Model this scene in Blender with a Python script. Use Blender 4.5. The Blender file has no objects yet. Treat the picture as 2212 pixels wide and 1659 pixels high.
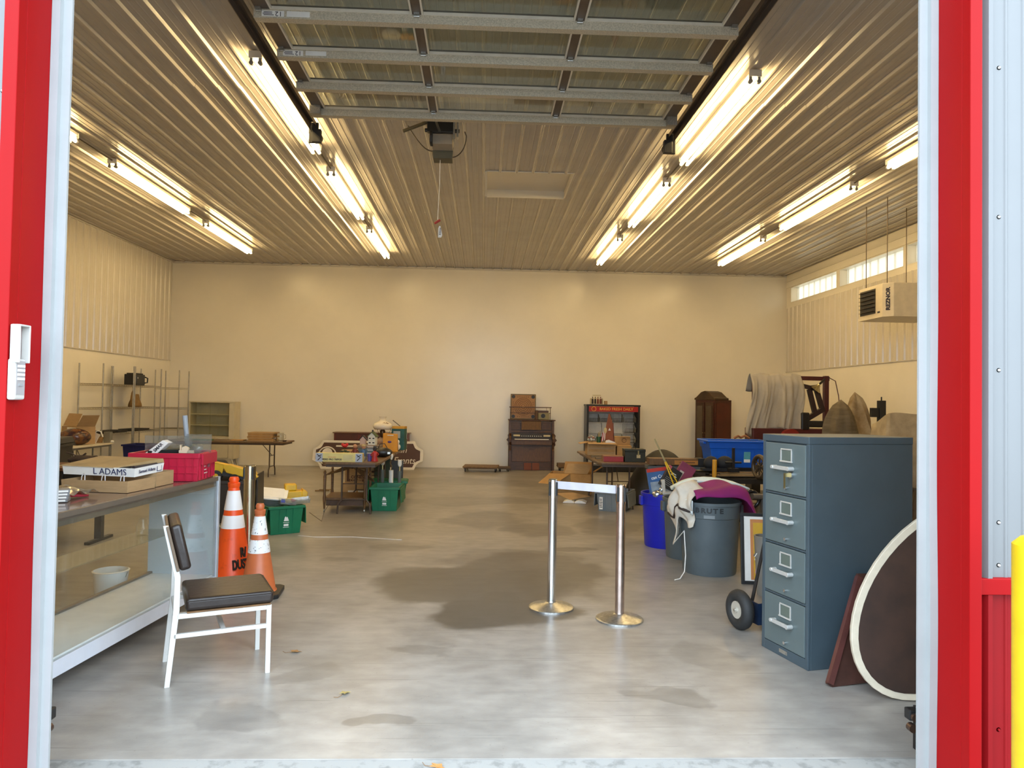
import bpy, math, random
from mathutils import Vector, Matrix
random.seed(7)
R = math.radians
scn = bpy.context.scene
COL = scn.collection
# ---------------- camera ----------------
YAW, PITCH, ROLL, EYE = 0.03956, 0.02454, 0.01707, 1.60
cd = bpy.data.cameras.new('camera'); cam = bpy.data.objects.new('camera', cd); COL.objects.link(cam)
cd.sensor_fit = 'HORIZONTAL'; cd.sensor_width = 36.0; cd.lens = 1556.0/2212.0*36.0; cd.clip_start = 0.05; cd.clip_end = 300
fw = Vector((math.sin(YAW)*math.cos(PITCH), math.cos(YAW)*math.cos(PITCH), math.sin(PITCH)))
rt = Vector((math.cos(YAW), -math.sin(YAW), 0)); up = rt.cross(fw)
r2 = math.cos(ROLL)*rt + math.sin(ROLL)*up; u2 = -math.sin(ROLL)*rt + math.cos(ROLL)*up
mw = Matrix((r2, u2, -fw)).transposed().to_4x4(); mw.translation = Vector((0, 0, EYE)); cam.matrix_world = mw
scn.camera = cam
# ---------------- world, sun, exposure ----------------
SKY_COL, SKY_STR = (0.73, 0.87, 1.0), 7.4
SUN_STR = 1.2
TUBE_COL, TUBE_STR = (1.0, 0.72, 0.325), 48.0
w = bpy.data.worlds.new('sky'); scn.world = w; w.use_nodes = True
bg = w.node_tree.nodes['Background']; bg.inputs[0].default_value = (*SKY_COL, 1); bg.inputs[1].default_value = SKY_STR
sd = bpy.data.lights.new('sun', 'SUN'); sun = bpy.data.objects.new('sun', sd); COL.objects.link(sun)
sd.energy = SUN_STR; sd.angle = R(4); sd.color = (1.0, 0.93, 0.82)
sun.rotation_euler = Vector((-0.80, -0.42, -0.55)).to_track_quat('-Z', 'Y').to_euler(); sun.location = (30, 20, 25)
vs = scn.view_settings; vs.view_transform = 'Standard'; vs.look = 'None'; vs.gamma = 1.0; vs.use_curve_mapping = False; vs.exposure = 0.0
cy = scn.cycles; cy.max_bounces = 6; cy.diffuse_bounces = 4; cy.glossy_bounces = 2; cy.transmission_bounces = 4; cy.transparent_max_bounces = 10; cy.caustics_reflective = False; cy.caustics_refractive = False; cy.adaptive_threshold = .03
# ---------------- mesh helper ----------------
class MB:
    def __init__(s): s.v = []; s.f = []; s.m = []; s.T = None; s.mi = 0
    def add(s, vs, fs, mi=None):
        b = len(s.v)
        for p in vs:
            p = Vector(p); s.v.append(tuple(s.T @ p) if s.T else tuple(p))
        for f in fs: s.f.append([i+b for i in f]); s.m.append(s.mi if mi is None else mi)
        return s
    def box(s, x0, x1, y0, y1, z0, z1, mi=None):
        return s.add([(x0,y0,z0),(x1,y0,z0),(x1,y1,z0),(x0,y1,z0),(x0,y0,z1),(x1,y0,z1),(x1,y1,z1),(x0,y1,z1)],
                     [(0,3,2,1),(4,5,6,7),(0,1,5,4),(1,2,6,5),(2,3,7,6),(3,0,4,7)], mi)
    def hexa(s, b, t, mi=None):      # 4 bottom + 4 top points
        return s.add(list(b)+list(t), [(0,3,2,1),(4,5,6,7),(0,1,5,4),(1,2,6,5),(2,3,7,6),(3,0,4,7)], mi)
    def bar(s, p, q, w, h=None, mi=None):   # rectangular bar between two points
        h = h or w; p, q = Vector(p), Vector(q); d = (q-p).normalized()
        a = d.cross(Vector((0,0,1)))
        if a.length < 1e-3: a = Vector((1,0,0))
        a.normalize(); b = a.cross(d).normalized(); a = a*w/2; b = b*h/2
        return s.hexa([p-a-b,p+a-b,p+a+b,p-a+b], [q-a-b,q+a-b,q+a+b,q-a+b], mi)
    def cyl(s, p, q, r, r1=None, n=14, mi=None, caps=True):
        r1 = r if r1 is None else r1; p, q = Vector(p), Vector(q); d = (q-p).normalized()
        a = d.orthogonal().normalized(); b = d.cross(a); vs = []
        for c, rr in ((p, r), (q, r1)):
            for i in range(n):
                t = 2*math.pi*i/n; vs.append(c + (a*math.cos(t)+b*math.sin(t))*rr)
        fs = [(i,(i+1)%n,n+(i+1)%n,n+i) for i in range(n)]
        if caps: fs += [tuple(range(n-1,-1,-1)), tuple(range(n,2*n))]
        return s.add(vs, fs, mi)
    def lathe(s, prof, c=(0,0,0), n=24, mi=None, close=False):
        vs = []; c = Vector(c); k = len(prof)
        for r, z in prof:
            for i in range(n):
                t = 2*math.pi*i/n; vs.append(c + Vector((r*math.cos(t), r*math.sin(t), z)))
        fs = []
        for j in range(k-1):
            for i in range(n): fs.append((j*n+i, j*n+(i+1)%n, (j+1)*n+(i+1)%n, (j+1)*n+i))
        if prof[0][0] > 1e-4: fs.append(tuple(range(n-1,-1,-1)))
        if prof[-1][0] > 1e-4 and not close: fs.append(tuple((k-1)*n+i for i in range(n)))
        return s.add(vs, fs, mi)
    def tube(s, pts, r, n=8, mi=None):
        pts = [Vector(p) for p in pts]; vs = []; a = None
        for i, p in enumerate(pts):
            d = (pts[min(i+1,len(pts)-1)]-pts[max(i-1,0)]).normalized()
            a = d.orthogonal().normalized() if a is None else (a - d*a.dot(d)).normalized()
            b = d.cross(a); rr = r[i] if isinstance(r, (list, tuple)) else r
            for k in range(n):
                t = 2*math.pi*k/n; vs.append(p + (a*math.cos(t)+b*math.sin(t))*rr)
        fs = []
        for i in range(len(pts)-1):
            for k in range(n): fs.append((i*n+k, i*n+(k+1)%n, (i+1)*n+(k+1)%n, (i+1)*n+k))
        fs += [tuple(range(n-1,-1,-1)), tuple((len(pts)-1)*n+k for k in range(n))]
        return s.add(vs, fs, mi)
    def prism(s, poly, h0, h1, ax='z', mi=None):   # poly in the plane normal to ax
        f = {'z': lambda a,b,h: (a,b,h), 'y': lambda a,b,h: (a,h,b), 'x': lambda a,b,h: (h,a,b)}[ax]
        n = len(poly); vs = [f(a,b,h0) for a,b in poly]+[f(a,b,h1) for a,b in poly]
        return s.add(vs, [tuple(range(n-1,-1,-1)), tuple(range(n,2*n))]+[(i,(i+1)%n,n+(i+1)%n,n+i) for i in range(n)], mi)
    def ball(s, c, r, n=14, k=8, sc=(1,1,1), mi=None):
        c = Vector(c); vs = []; fs = []
        for j in range(k+1):
            ph = math.pi*j/k
            for i in range(n):
                t = 2*math.pi*i/n
                vs.append(c+Vector((r*sc[0]*math.sin(ph)*math.cos(t), r*sc[1]*math.sin(ph)*math.sin(t), -r*sc[2]*math.cos(ph))))
        for j in range(k):
            for i in range(n): fs.append((j*n+i, j*n+(i+1)%n, (j+1)*n+(i+1)%n, (j+1)*n+i))
        return s.add(vs, fs, mi)
    def torus(s, c, R_, r, axis='y', n=28, k=10, mi=None):
        c = Vector(c); vs = []; fs = []
        for i in range(n):
            t = 2*math.pi*i/n
            for j in range(k):
                u = 2*math.pi*j/k; q = R_+r*math.cos(u); a, b, h = q*math.cos(t), q*math.sin(t), r*math.sin(u)
                vs.append(c + Vector({'z':(a,b,h),'y':(a,h,b),'x':(h,a,b)}[axis]))
        for i in range(n):
            for j in range(k): fs.append((i*k+j, ((i+1)%n)*k+j, ((i+1)%n)*k+(j+1)%k, i*k+(j+1)%k))
        return s.add(vs, fs, mi)
    def grid(s, fn, nu, nv, mi=None):
        vs = [fn(i/nu, j/nv) for j in range(nv+1) for i in range(nu+1)]
        return s.add(vs, [(j*(nu+1)+i, j*(nu+1)+i+1, (j+1)*(nu+1)+i+1, (j+1)*(nu+1)+i) for j in range(nv) for i in range(nu)], mi)
    def pan(s, x0, x1, y0, y1, z0, z1, t=.004, tap=0.0, mi=None):   # open-topped tray/box, walls widening by tap
        a = tap
        s.box(x0, x1, y0, y1, z0, z0+t, mi)
        for (bx0,bx1,by0,by1,ox,oy) in ((x0,x1,y0,y0+t,0,-1),(x0,x1,y1-t,y1,0,1),(x0,x0+t,y0+t,y1-t,-1,0),(x1-t,x1,y0+t,y1-t,1,0)):
            lx = a if ox == 0 else 0; ly = a if oy == 0 else 0
            b = [(bx0,by0,z0+t),(bx1,by0,z0+t),(bx1,by1,z0+t),(bx0,by1,z0+t)]
            tt = [(bx0-lx+ox*a,by0-ly+oy*a,z1),(bx1+lx+ox*a,by0-ly+oy*a,z1),(bx1+lx+ox*a,by1+ly+oy*a,z1),(bx0-lx+ox*a,by1+ly+oy*a,z1)]
            s.hexa(b, tt, mi)
        return s
def tag(o, label=None, cat=None, group=None, kind=None):
    if label: o['label'] = label
    if cat: o['category'] = cat
    if group: o['group'] = group
    if kind: o['kind'] = kind
    return o
def mesh_obj(name, mb, mats, parent=None, bevel=0, smooth=None, loc=None, rot=None, seg=2, solid=0, sub=0):
    me = bpy.data.meshes.new(name); me.from_pydata(mb.v, [], mb.f)
    mats = mats if isinstance(mats, (list, tuple)) else [mats]
    for m in mats: me.materials.append(m)
    if len(mats) > 1: me.polygons.foreach_set('material_index', mb.m)
    if smooth is not None:
        me.polygons.foreach_set('use_smooth', [True]*len(me.polygons)); me.set_sharp_from_angle(angle=R(smooth))
    me.validate(); me.update()
    o = bpy.data.objects.new(name, me); COL.objects.link(o)
    if parent: o.parent = parent
    if loc: o.location = loc
    if rot: o.rotation_euler = rot
    if solid:
        md = o.modifiers.new('solid', 'SOLIDIFY'); md.thickness = solid; md.offset = 0
    if sub:
        md = o.modifiers.new('sub', 'SUBSURF'); md.levels = sub; md.render_levels = sub
    if bevel:
        md = o.modifiers.new('bevel', 'BEVEL'); md.width = bevel; md.segments = seg; md.limit_method = 'ANGLE'; md.angle_limit = R(40)
    return o
def thing(name, label, cat, loc=(0,0,0), rz=0, group=None, rot=None):
    o = bpy.data.objects.new(name, None); COL.objects.link(o); o.empty_display_size = .1
    o.location = loc; o.rotation_euler = rot if rot else (0, 0, R(rz)); return tag(o, label, cat, group)
def one(name, mb, mats, label, cat, group=None, **k):
    return tag(mesh_obj(name, mb, mats, **k), label, cat, group)
def struct(name, mb, mats, label=None, **k):
    return tag(mesh_obj(name, mb, mats, **k), label, None, None, 'structure')
def dup(root, loc=None, rz=None, label=None, group=None):
    r = root.copy(); COL.objects.link(r)
    if loc is not None: r.location = loc
    if rz is not None: r.rotation_euler = (0, 0, R(rz))
    if label: r['label'] = label
    if group: r['group'] = group
    for ch in list(root.children):
        c = ch.copy(); COL.objects.link(c); c.parent = r
        for g in list(ch.children):
            d = g.copy(); COL.objects.link(d); d.parent = c
    return r
def text(s, size, mat, parent, loc, rot, shear=0.0, bold=0.0, ext=0.0006, name='lettering', align='CENTER', sx=1.0, label=None):
    cu = bpy.data.curves.new('t', 'FONT'); cu.body = s; cu.size = size; cu.align_x = align; cu.align_y = 'CENTER'
    cu.shear = shear; cu.offset = bold; cu.extrude = ext; cu.resolution_u = 3
    t = bpy.data.objects.new('t', cu); COL.objects.link(t); bpy.context.view_layer.update()
    dg = bpy.context.evaluated_depsgraph_get(); me = bpy.data.meshes.new_from_object(t.evaluated_get(dg))
    bpy.data.objects.remove(t); me.materials.clear(); me.materials.append(mat)
    o = bpy.data.objects.new(name, me); COL.objects.link(o); o.parent = parent; o.location = loc; o.rotation_euler = rot; o.scale = (sx, 1, 1)
    if label: o['label'] = label
    return o
def scribble(parent, x0, x1, z0, z1, n, y, m_, name='print'):    # illegible small print as short bars
    for i in range(n):
        z = z0+(z1-z0)*(i+.5)/n; h = (z1-z0)/n*.22; a = x0+(x1-x0)*(.0 if i % 2 else .08); b_ = x1-(x1-x0)*(.15 if i % 3 else .0)
        mesh_obj(name, MB().box(a, b_, y-.0006, y+.0006, z-h, z+h), m_, parent)
FRONT = (R(90), 0, 0)       # lettering that faces -y
# ---------------- materials ----------------
def lin(c):
    if isinstance(c, str):
        c = tuple(int(c[i:i+2], 16)/255 for i in (0, 2, 4)); return tuple(x/12.92 if x <= .04045 else ((x+.055)/1.055)**2.4 for x in c)
    return c
MATS = {}
def mat(name, col, rough=.5, metal=0.0, var=.12, scale=8.0, bump=0.0, bscale=60.0, stretch=(1,1,1), col2=None, coat=0.0, spec=None, lo=.35, hi=.65, emit=None):
    if name in MATS: return MATS[name]
    m = bpy.data.materials.new(name); m.use_nodes = True; nt = m.node_tree; b = nt.nodes['Principled BSDF']
    c = lin(col); c2 = lin(col2) if col2 else tuple(max(0, x*(1-var)) for x in c)
    tc = nt.nodes.new('ShaderNodeTexCoord'); mp = nt.nodes.new('ShaderNodeMapping'); mp.inputs['Scale'].default_value = stretch
    nt.links.new(tc.outputs['Object'], mp.inputs['Vector'])
    nz = nt.nodes.new('ShaderNodeTexNoise'); nz.inputs['Scale'].default_value = scale; nz.inputs['Detail'].default_value = 5; nz.inputs['Roughness'].default_value = .6
    nt.links.new(mp.outputs[0], nz.inputs['Vector'])
    rp = nt.nodes.new('ShaderNodeValToRGB'); rp.color_ramp.elements[0].position = lo; rp.color_ramp.elements[1].position = hi
    rp.color_ramp.elements[0].color = (*c2, 1); rp.color_ramp.elements[1].color = (*c, 1)
    nt.links.new(nz.outputs['Fac'], rp.inputs['Fac']); nt.links.new(rp.outputs['Color'], b.inputs['Base Color'])
    b.inputs['Roughness'].default_value = rough; b.inputs['Metallic'].default_value = metal
    if coat: b.inputs['Coat Weight'].default_value = coat; b.inputs['Coat Roughness'].default_value = .08
    if spec is not None: b.inputs['Specular IOR Level'].default_value = spec
    if bump:
        n2 = nt.nodes.new('ShaderNodeTexNoise'); n2.inputs['Scale'].default_value = bscale; n2.inputs['Detail'].default_value = 3
        nt.links.new(mp.outputs[0], n2.inputs['Vector'])
        bm = nt.nodes.new('ShaderNodeBump'); bm.inputs['Strength'].default_value = bump; bm.inputs['Distance'].default_value = .01
        nt.links.new(n2.outputs['Fac'], bm.inputs['Height']); nt.links.new(bm.outputs['Normal'], b.inputs['Normal'])
    if emit: b.inputs['Emission Color'].default_value = (*emit[0], 1); b.inputs['Emission Strength'].default_value = emit[1]
    MATS[name] = m; return m
def glass(name, tint=(.93,.97,.95), rough=.02, refl=1.0, dirt=0.0, ior=1.5):
    if name in MATS: return MATS[name]
    m = bpy.data.materials.new(name); m.use_nodes = True; nt = m.node_tree; nt.nodes.remove(nt.nodes['Principled BSDF']); out = nt.nodes['Material Output']
    tr = nt.nodes.new('ShaderNodeBsdfTransparent'); tr.inputs[0].default_value = (*tint, 1)
    gl = nt.nodes.new('ShaderNodeBsdfGlossy'); gl.inputs['Roughness'].default_value = rough
    lw = nt.nodes.new('ShaderNodeLayerWeight'); lw.inputs['Blend'].default_value = .5      # thin sheet: Schlick reflectance, same from both sides
    fr = nt.nodes.new('ShaderNodeMath'); fr.operation = 'POWER'; fr.inputs[1].default_value = 5; nt.links.new(lw.outputs['Facing'], fr.inputs[0])
    f2 = nt.nodes.new('ShaderNodeMath'); f2.operation = 'MULTIPLY_ADD'; f2.inputs[1].default_value = .93; f2.inputs[2].default_value = .045; nt.links.new(fr.outputs[0], f2.inputs[0]); fr = f2
    ml = nt.nodes.new('ShaderNodeMath'); ml.operation = 'MULTIPLY'; ml.inputs[1].default_value = refl; ml.use_clamp = True
    mx = nt.nodes.new('ShaderNodeMixShader'); nt.links.new(fr.outputs[0], ml.inputs[0]); nt.links.new(ml.outputs[0], mx.inputs[0])
    nt.links.new(tr.outputs[0], mx.inputs[1]); nt.links.new(gl.outputs[0], mx.inputs[2]); last = mx
    if dirt:
        df = nt.nodes.new('ShaderNodeBsdfDiffuse'); df.inputs[0].default_value = (.55,.55,.5,1)
        nz = nt.nodes.new('ShaderNodeTexNoise'); nz.inputs['Scale'].default_value = 7; nz.inputs['Detail'].default_value = 6
        m2 = nt.nodes.new('ShaderNodeMath'); m2.operation = 'MULTIPLY'; m2.inputs[1].default_value = dirt
        nt.links.new(nz.outputs['Fac'], m2.inputs[0]); mx2 = nt.nodes.new('ShaderNodeMixShader')
        nt.links.new(m2.outputs[0], mx2.inputs[0]); nt.links.new(mx.outputs[0], mx2.inputs[1]); nt.links.new(df.outputs[0], mx2.inputs[2]); last = mx2
    nt.links.new(last.outputs[0], out.inputs['Surface']); MATS[name] = m; return m
def concrete():
    m = mat('concrete', (.345,.322,.295), .32, 0, .26, 1.6, .05, 90); nt = m.node_tree; b = nt.nodes['Principled BSDF']
    base = [l for l in nt.links if l.to_socket == b.inputs['Base Color']][0].from_socket
    tc = nt.nodes.new('ShaderNodeTexCoord')
    st = nt.nodes.new('ShaderNodeTexNoise'); st.inputs['Scale'].default_value = 9; st.inputs['Detail'].default_value = 8
    mp = nt.nodes.new('ShaderNodeMapping'); mp.inputs['Scale'].default_value = (.6, 1.1, 1); nt.links.new(tc.outputs['Object'], mp.inputs[0]); nt.links.new(mp.outputs[0], st.inputs['Vector'])
    rp = nt.nodes.new('ShaderNodeValToRGB'); rp.color_ramp.elements[0].position = .3; rp.color_ramp.elements[1].position = .72
    rp.color_ramp.elements[0].color = (.80,.79,.78,1); rp.color_ramp.elements[1].color = (1.08,1.08,1.07,1); nt.links.new(st.outputs['Fac'], rp.inputs[0])
    mul = nt.nodes.new('ShaderNodeMix'); mul.data_type = 'RGBA'; mul.blend_type = 'MULTIPLY'; mul.inputs[0].default_value = 1
    nt.links.new(base, mul.inputs[6]); nt.links.new(rp.outputs[0], mul.inputs[7]); cur = mul.outputs[2]
    # fine flecks of grit
    fl = nt.nodes.new('ShaderNodeTexVoronoi'); fl.inputs['Scale'].default_value = 16; nt.links.new(tc.outputs['Object'], fl.inputs['Vector'])
    fm = nt.nodes.new('ShaderNodeMapRange'); fm.inputs['From Min'].default_value = .05; fm.inputs['From Max'].default_value = .09; fm.inputs['To Min'].default_value = .35; fm.inputs['To Max'].default_value = 0
    nt.links.new(fl.outputs['Distance'], fm.inputs['Value'])
    fx = nt.nodes.new('ShaderNodeMix'); fx.data_type = 'RGBA'; nt.links.new(fm.outputs[0], fx.inputs[0]); nt.links.new(cur, fx.inputs[6]); fx.inputs[7].default_value = (.14,.12,.10,1); cur = fx.outputs[2]
    # long thin scratches and scuffs at two angles
    for ang, sc, amt in ((.5, (1.2, 34, 1), .5), (-.9, (1.0, 40, 1), .45), (1.35, (.9, 46, 1), .4)):
        m5 = nt.nodes.new('ShaderNodeMapping'); m5.inputs['Rotation'].default_value = (0, 0, ang); m5.inputs['Scale'].default_value = sc; nt.links.new(tc.outputs['Object'], m5.inputs[0])
        n5 = nt.nodes.new('ShaderNodeTexNoise'); n5.inputs['Scale'].default_value = 1.0; n5.inputs['Detail'].default_value = 2; nt.links.new(m5.outputs[0], n5.inputs['Vector'])
        r5 = nt.nodes.new('ShaderNodeMapRange'); r5.inputs['From Min'].default_value = .67; r5.inputs['From Max'].default_value = .72; r5.inputs['To Max'].default_value = amt; nt.links.new(n5.outputs['Fac'], r5.inputs['Value'])
        x5 = nt.nodes.new('ShaderNodeMix'); x5.data_type = 'RGBA'; nt.links.new(r5.outputs[0], x5.inputs[0]); nt.links.new(cur, x5.inputs[6]); x5.inputs[7].default_value = (.15,.14,.125,1); cur = x5.outputs[2]
    # oil stains: irregular dark patches
    dn = nt.nodes.new('ShaderNodeTexNoise'); dn.inputs['Scale'].default_value = 1.4; dn.inputs['Detail'].default_value = 4; nt.links.new(tc.outputs['Object'], dn.inputs['Vector'])
    dv = nt.nodes.new('ShaderNodeVectorMath'); dv.operation = 'MULTIPLY_ADD'; dv.inputs[1].default_value = (.9,.9,0); dv.inputs[2].default_value = (-.45,-.45,0); nt.links.new(dn.outputs['Color'], dv.inputs[0])
    ad = nt.nodes.new('ShaderNodeVectorMath'); nt.links.new(tc.outputs['Object'], ad.inputs[0]); nt.links.new(dv.outputs[0], ad.inputs[1])
    acc = None
    for cx, cy, rx, ry, a in ((-.02,6.35,1.02,.74,.72),(.42,6.75,.78,1.0,.64),(.16,5.55,.60,.52,.78),(.30,7.35,.80,.5,.36),(.1,9.8,.6,.75,.42),(.75,9.0,.5,.45,.45),(-.3,11.6,.9,.6,.33),(.6,11.7,.7,.4,.35),(1.65,9.3,.42,.7,.35),(1.0,7.85,.3,.16,.5),(-1.0,4.2,.25,.14,.2),(1.1,3.9,.2,.12,.35),(-.5,3.6,.16,.08,.4),(-2.6,9.4,.9,.5,.15),(3.0,12.5,1.4,.9,.3),(-.9,8.0,.35,.2,.3),(-1.4,7.2,.3,.15,.28),(-2.4,11.8,.7,.4,.3),(-.6,14.5,1.6,.7,.28),(1.2,14.0,1.0,.6,.3),(1.5,4.6,.3,.25,.2),(-.3,4.7,.22,.1,.25),(-1.2,3.75,.3,.12,.25)):
        s1 = nt.nodes.new('ShaderNodeVectorMath'); s1.operation = 'SUBTRACT'; s1.inputs[1].default_value = (cx,cy,0); nt.links.new(ad.outputs[0], s1.inputs[0])
        s2 = nt.nodes.new('ShaderNodeVectorMath'); s2.operation = 'MULTIPLY'; s2.inputs[1].default_value = (1/rx,1/ry,0); nt.links.new(s1.outputs[0], s2.inputs[0])
        ln = nt.nodes.new('ShaderNodeVectorMath'); ln.operation = 'LENGTH'; nt.links.new(s2.outputs[0], ln.inputs[0])
        mr = nt.nodes.new('ShaderNodeMapRange'); mr.interpolation_type = 'SMOOTHSTEP'; mr.inputs['From Min'].default_value = 1.05; mr.inputs['From Max'].default_value = .8; mr.inputs['To Max'].default_value = a
        nt.links.new(ln.outputs['Value'], mr.inputs['Value'])
        if acc is None: acc = mr.outputs[0]
        else:
            mm = nt.nodes.new('ShaderNodeMath'); mm.operation = 'MAXIMUM'; nt.links.new(acc, mm.inputs[0]); nt.links.new(mr.outputs[0], mm.inputs[1]); acc = mm.outputs[0]
    sx = nt.nodes.new('ShaderNodeMix'); sx.data_type = 'RGBA'; nt.links.new(acc, sx.inputs[0]); nt.links.new(cur, sx.inputs[6]); sx.inputs[7].default_value = (.055,.046,.038,1)
    nt.links.new(sx.outputs[2], b.inputs['Base Color']); return m
def emis(name, col, st):
    m = bpy.data.materials.new(name); m.use_nodes = True; nt = m.node_tree; nt.nodes.remove(nt.nodes['Principled BSDF'])
    e = nt.nodes.new('ShaderNodeEmission'); e.inputs[0].default_value = (*col, 1); e.inputs[1].default_value = st
    nt.links.new(e.outputs[0], nt.nodes['Material Output'].inputs['Surface']); MATS[name] = m; return m
def translucent(name, col, t=.7):
    m = bpy.data.materials.new(name); m.use_nodes = True; nt = m.node_tree; nt.nodes.remove(nt.nodes['Principled BSDF'])
    a = nt.nodes.new('ShaderNodeBsdfDiffuse'); a.inputs[0].default_value = (*col, 1); b = nt.nodes.new('ShaderNodeBsdfTranslucent'); b.inputs[0].default_value = (*col, 1)
    mx = nt.nodes.new('ShaderNodeMixShader'); mx.inputs[0].default_value = t; nt.links.new(a.outputs[0], mx.inputs[1]); nt.links.new(b.outputs[0], mx.inputs[2])
    nt.links.new(mx.outputs[0], nt.nodes['Material Output'].inputs['Surface']); MATS[name] = m; return m
CONC = concrete()
WALLP = mat('wall_paint', (.80,.745,.635), .27, 0, .05, 1.2, .02, 30)
PANELW = mat('panel_white', (.60,.55,.47), .22, 0, .06, 2.0)
PANELC = mat('panel_ceiling', (.50,.455,.40), .25, 0, .08, 2.0)
EXTW = mat('cladding_pale', (.145,.147,.148), .38, 0, .04, 3.0)
EXTR = mat('cladding_red', (.22,.004,.006), .5, 0, .12, 3.0, spec=.15)
REDT = mat('trim_red', (.27,.002,.003), .5, 0, .05, 3.0, spec=.12)
VINYL = mat('vinyl_white', (.32,.33,.33), .45, 0, .06, 6.0)
SILL = mat('sill_concrete', (.275,.27,.255), .8, 0, .3, 14, .1, 60, lo=.36, hi=.5)
GRAVEL = mat('asphalt', (.30,.29,.28), .9, 0, .3, 30, .3, 200)
GALV = mat('galvanised', (.55,.54,.50), .38, .85, .35, 90)
ALU = mat('aluminium', (.62,.60,.56), .35, .9, .08, 12)
ALUD = mat('bronze_aluminium', (.17,.13,.10), .4, .6, .1, 12)
CHROME = mat('chrome', (.78,.78,.78), .14, 1.0, .08, 10)
STEEL = mat('worn_steel', (.62,.62,.60), .38, 1.0, .35, 40)
BLACK = mat('black', (.012,.012,.013), .45, 0, .2, 10)
BLKM = mat('black_metal', (.02,.018,.018), .4, .3, .2, 10)
WHITE = mat('white_paint', (.82,.82,.80), .4, 0, .06, 10)
PAPER = mat('paper', (.80,.78,.74), .8, 0, .08, 10)
CARD = mat('cardboard', (.42,.27,.13), .85, 0, .14, 9, .05, 120, (1,1,6))
CARDD = mat('cardboard_dark', (.42,.235,.085), .85, 0, .18, 9, .05, 120)
INK = mat('ink', (.02,.02,.03), .6)
REDP = mat('red_plastic', (.50,.012,.045), .4, 0, .15, 6)
GREENP = mat('green_plastic', (.004,.17,.075), .42, 0, .2, 4)
BLUEP = mat('blue_plastic', (.006,.012,.42), .4, 0, .15, 4)
BLUET = mat('blue_tote', (.006,.10,.52), .38, 0, .12, 4)
GREYP = mat('grey_plastic', (.085,.108,.120), .5, 0, .15, 5, .05, 40)
GREYT = mat('grey_tote', (.18,.205,.225), .5, 0, .15, 5)
WOOD = mat('oak', (.16,.075,.022), .45, 0, .45, 4, .05, 40, (2,2,14))
WOODH = mat('oak_h', (.16,.075,.022), .45, 0, .45, 4, .05, 40, (14,2,2))
WALNUT = mat('walnut', (.055,.02,.009), .4, 0, .5, 4, .05, 40, (2,2,12))
MAHOG = mat('mahogany', (.055,.008,.005), .35, 0, .4, 4, 0, 40, (2,2,10))
TABTOP = mat('brown_laminate', (.14,.078,.036), .4, 0, .3, 6, 0, 40, (10,1,1))
GLASS = glass('glass'); GLASSC = glass('case_glass', (.97,.985,.975), .015, 1.0, .02); GLASSD = glass('door_glass', (.93,.96,.92), .02, 1.5, .015)
CLEARP = glass('clear_plastic', (.82,.84,.84), .12, 1.3, .22)
RUBBER = mat('rubber', (.018,.018,.018), .7, 0, .2, 30, .1, 120)
ORANGE = mat('cone_orange', (.86,.085,.008), .42, 0, .35, 7, lo=.28, hi=.42)
ORANGB = mat('cone_faded', (.56,.14,.045), .42, 0, .15, 6)
SCUFF = mat('cone_white', (.80,.80,.80), .5, 0, .2, 55, col2=(.10,.10,.10), lo=.36, hi=.41)
HOLD = mat('silver_plate', (.66,.66,.64), .32, .5, .1, 20)
SCUFFC = mat('cone_collar', (.84,.82,.82), .5, 0, .2, 30, col2=(.4,.38,.38), lo=.24, hi=.30)
# ======================= SETTING =======================
XL, XR, YB, ZC, YI = -7.41, 7.38, 17.3, 4.79, 3.06
struct('floor', MB().box(-7.6, 7.6, 3.27, YB+.15, -.2, 0), CONC, 'smooth concrete floor with dark oil stains')
struct('door_sill', MB().hexa([(-7.6,2.4,-.25),(7.6,2.4,-.25),(7.6,3.268,-.2),(-7.6,3.268,-.2)], [(-7.6,2.4,-.07),(7.6,2.4,-.07),(7.6,3.268,-.006),(-7.6,3.268,-.006)]), SILL, 'pale weathered concrete lip in front of the floor slab')
struct('driveway', MB().box(-40, 40, -40, 2.395, -.3, -.08), GRAVEL, 'grey paved ground outside the door')
PIT = .2286
def ribbed(fn, a0, a1, b0, b1, c=-.05, h=.024, minor=.004):
    # fn(a, b, h) -> point; ribs run along b, centred on c + k*PIT
    k0 = int(math.floor((a0-c)/PIT))-1; pts = []
    for k in range(k0, k0+int((a1-a0)/PIT)+4):
        x = c+k*PIT
        for dx, hh in ((-.024,0),(-.009,h),(.009,h),(.024,0),(.070,0),(.075,minor),(.083,minor),(.088,0),(.142,0),(.147,minor),(.155,minor),(.160,0)):
            if a0+.0005 < x+dx < a1-.0005: pts.append((x+dx, hh))
    def hat(a):
        d = (a-c+PIT/2) % PIT - PIT/2; d = abs(d)
        return h if d < .009 else (h*(.024-d)/.015 if d < .024 else 0)
    pts = [(a0, hat(a0))]+pts+[(a1, hat(a1))]
    m = MB(); n = len(pts)
    m.add([fn(a, b0, q) for a, q in pts]+[fn(a, b1, q) for a, q in pts], [(i, i+1, n+i+1, n+i) for i in range(n-1)])
    return m
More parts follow.
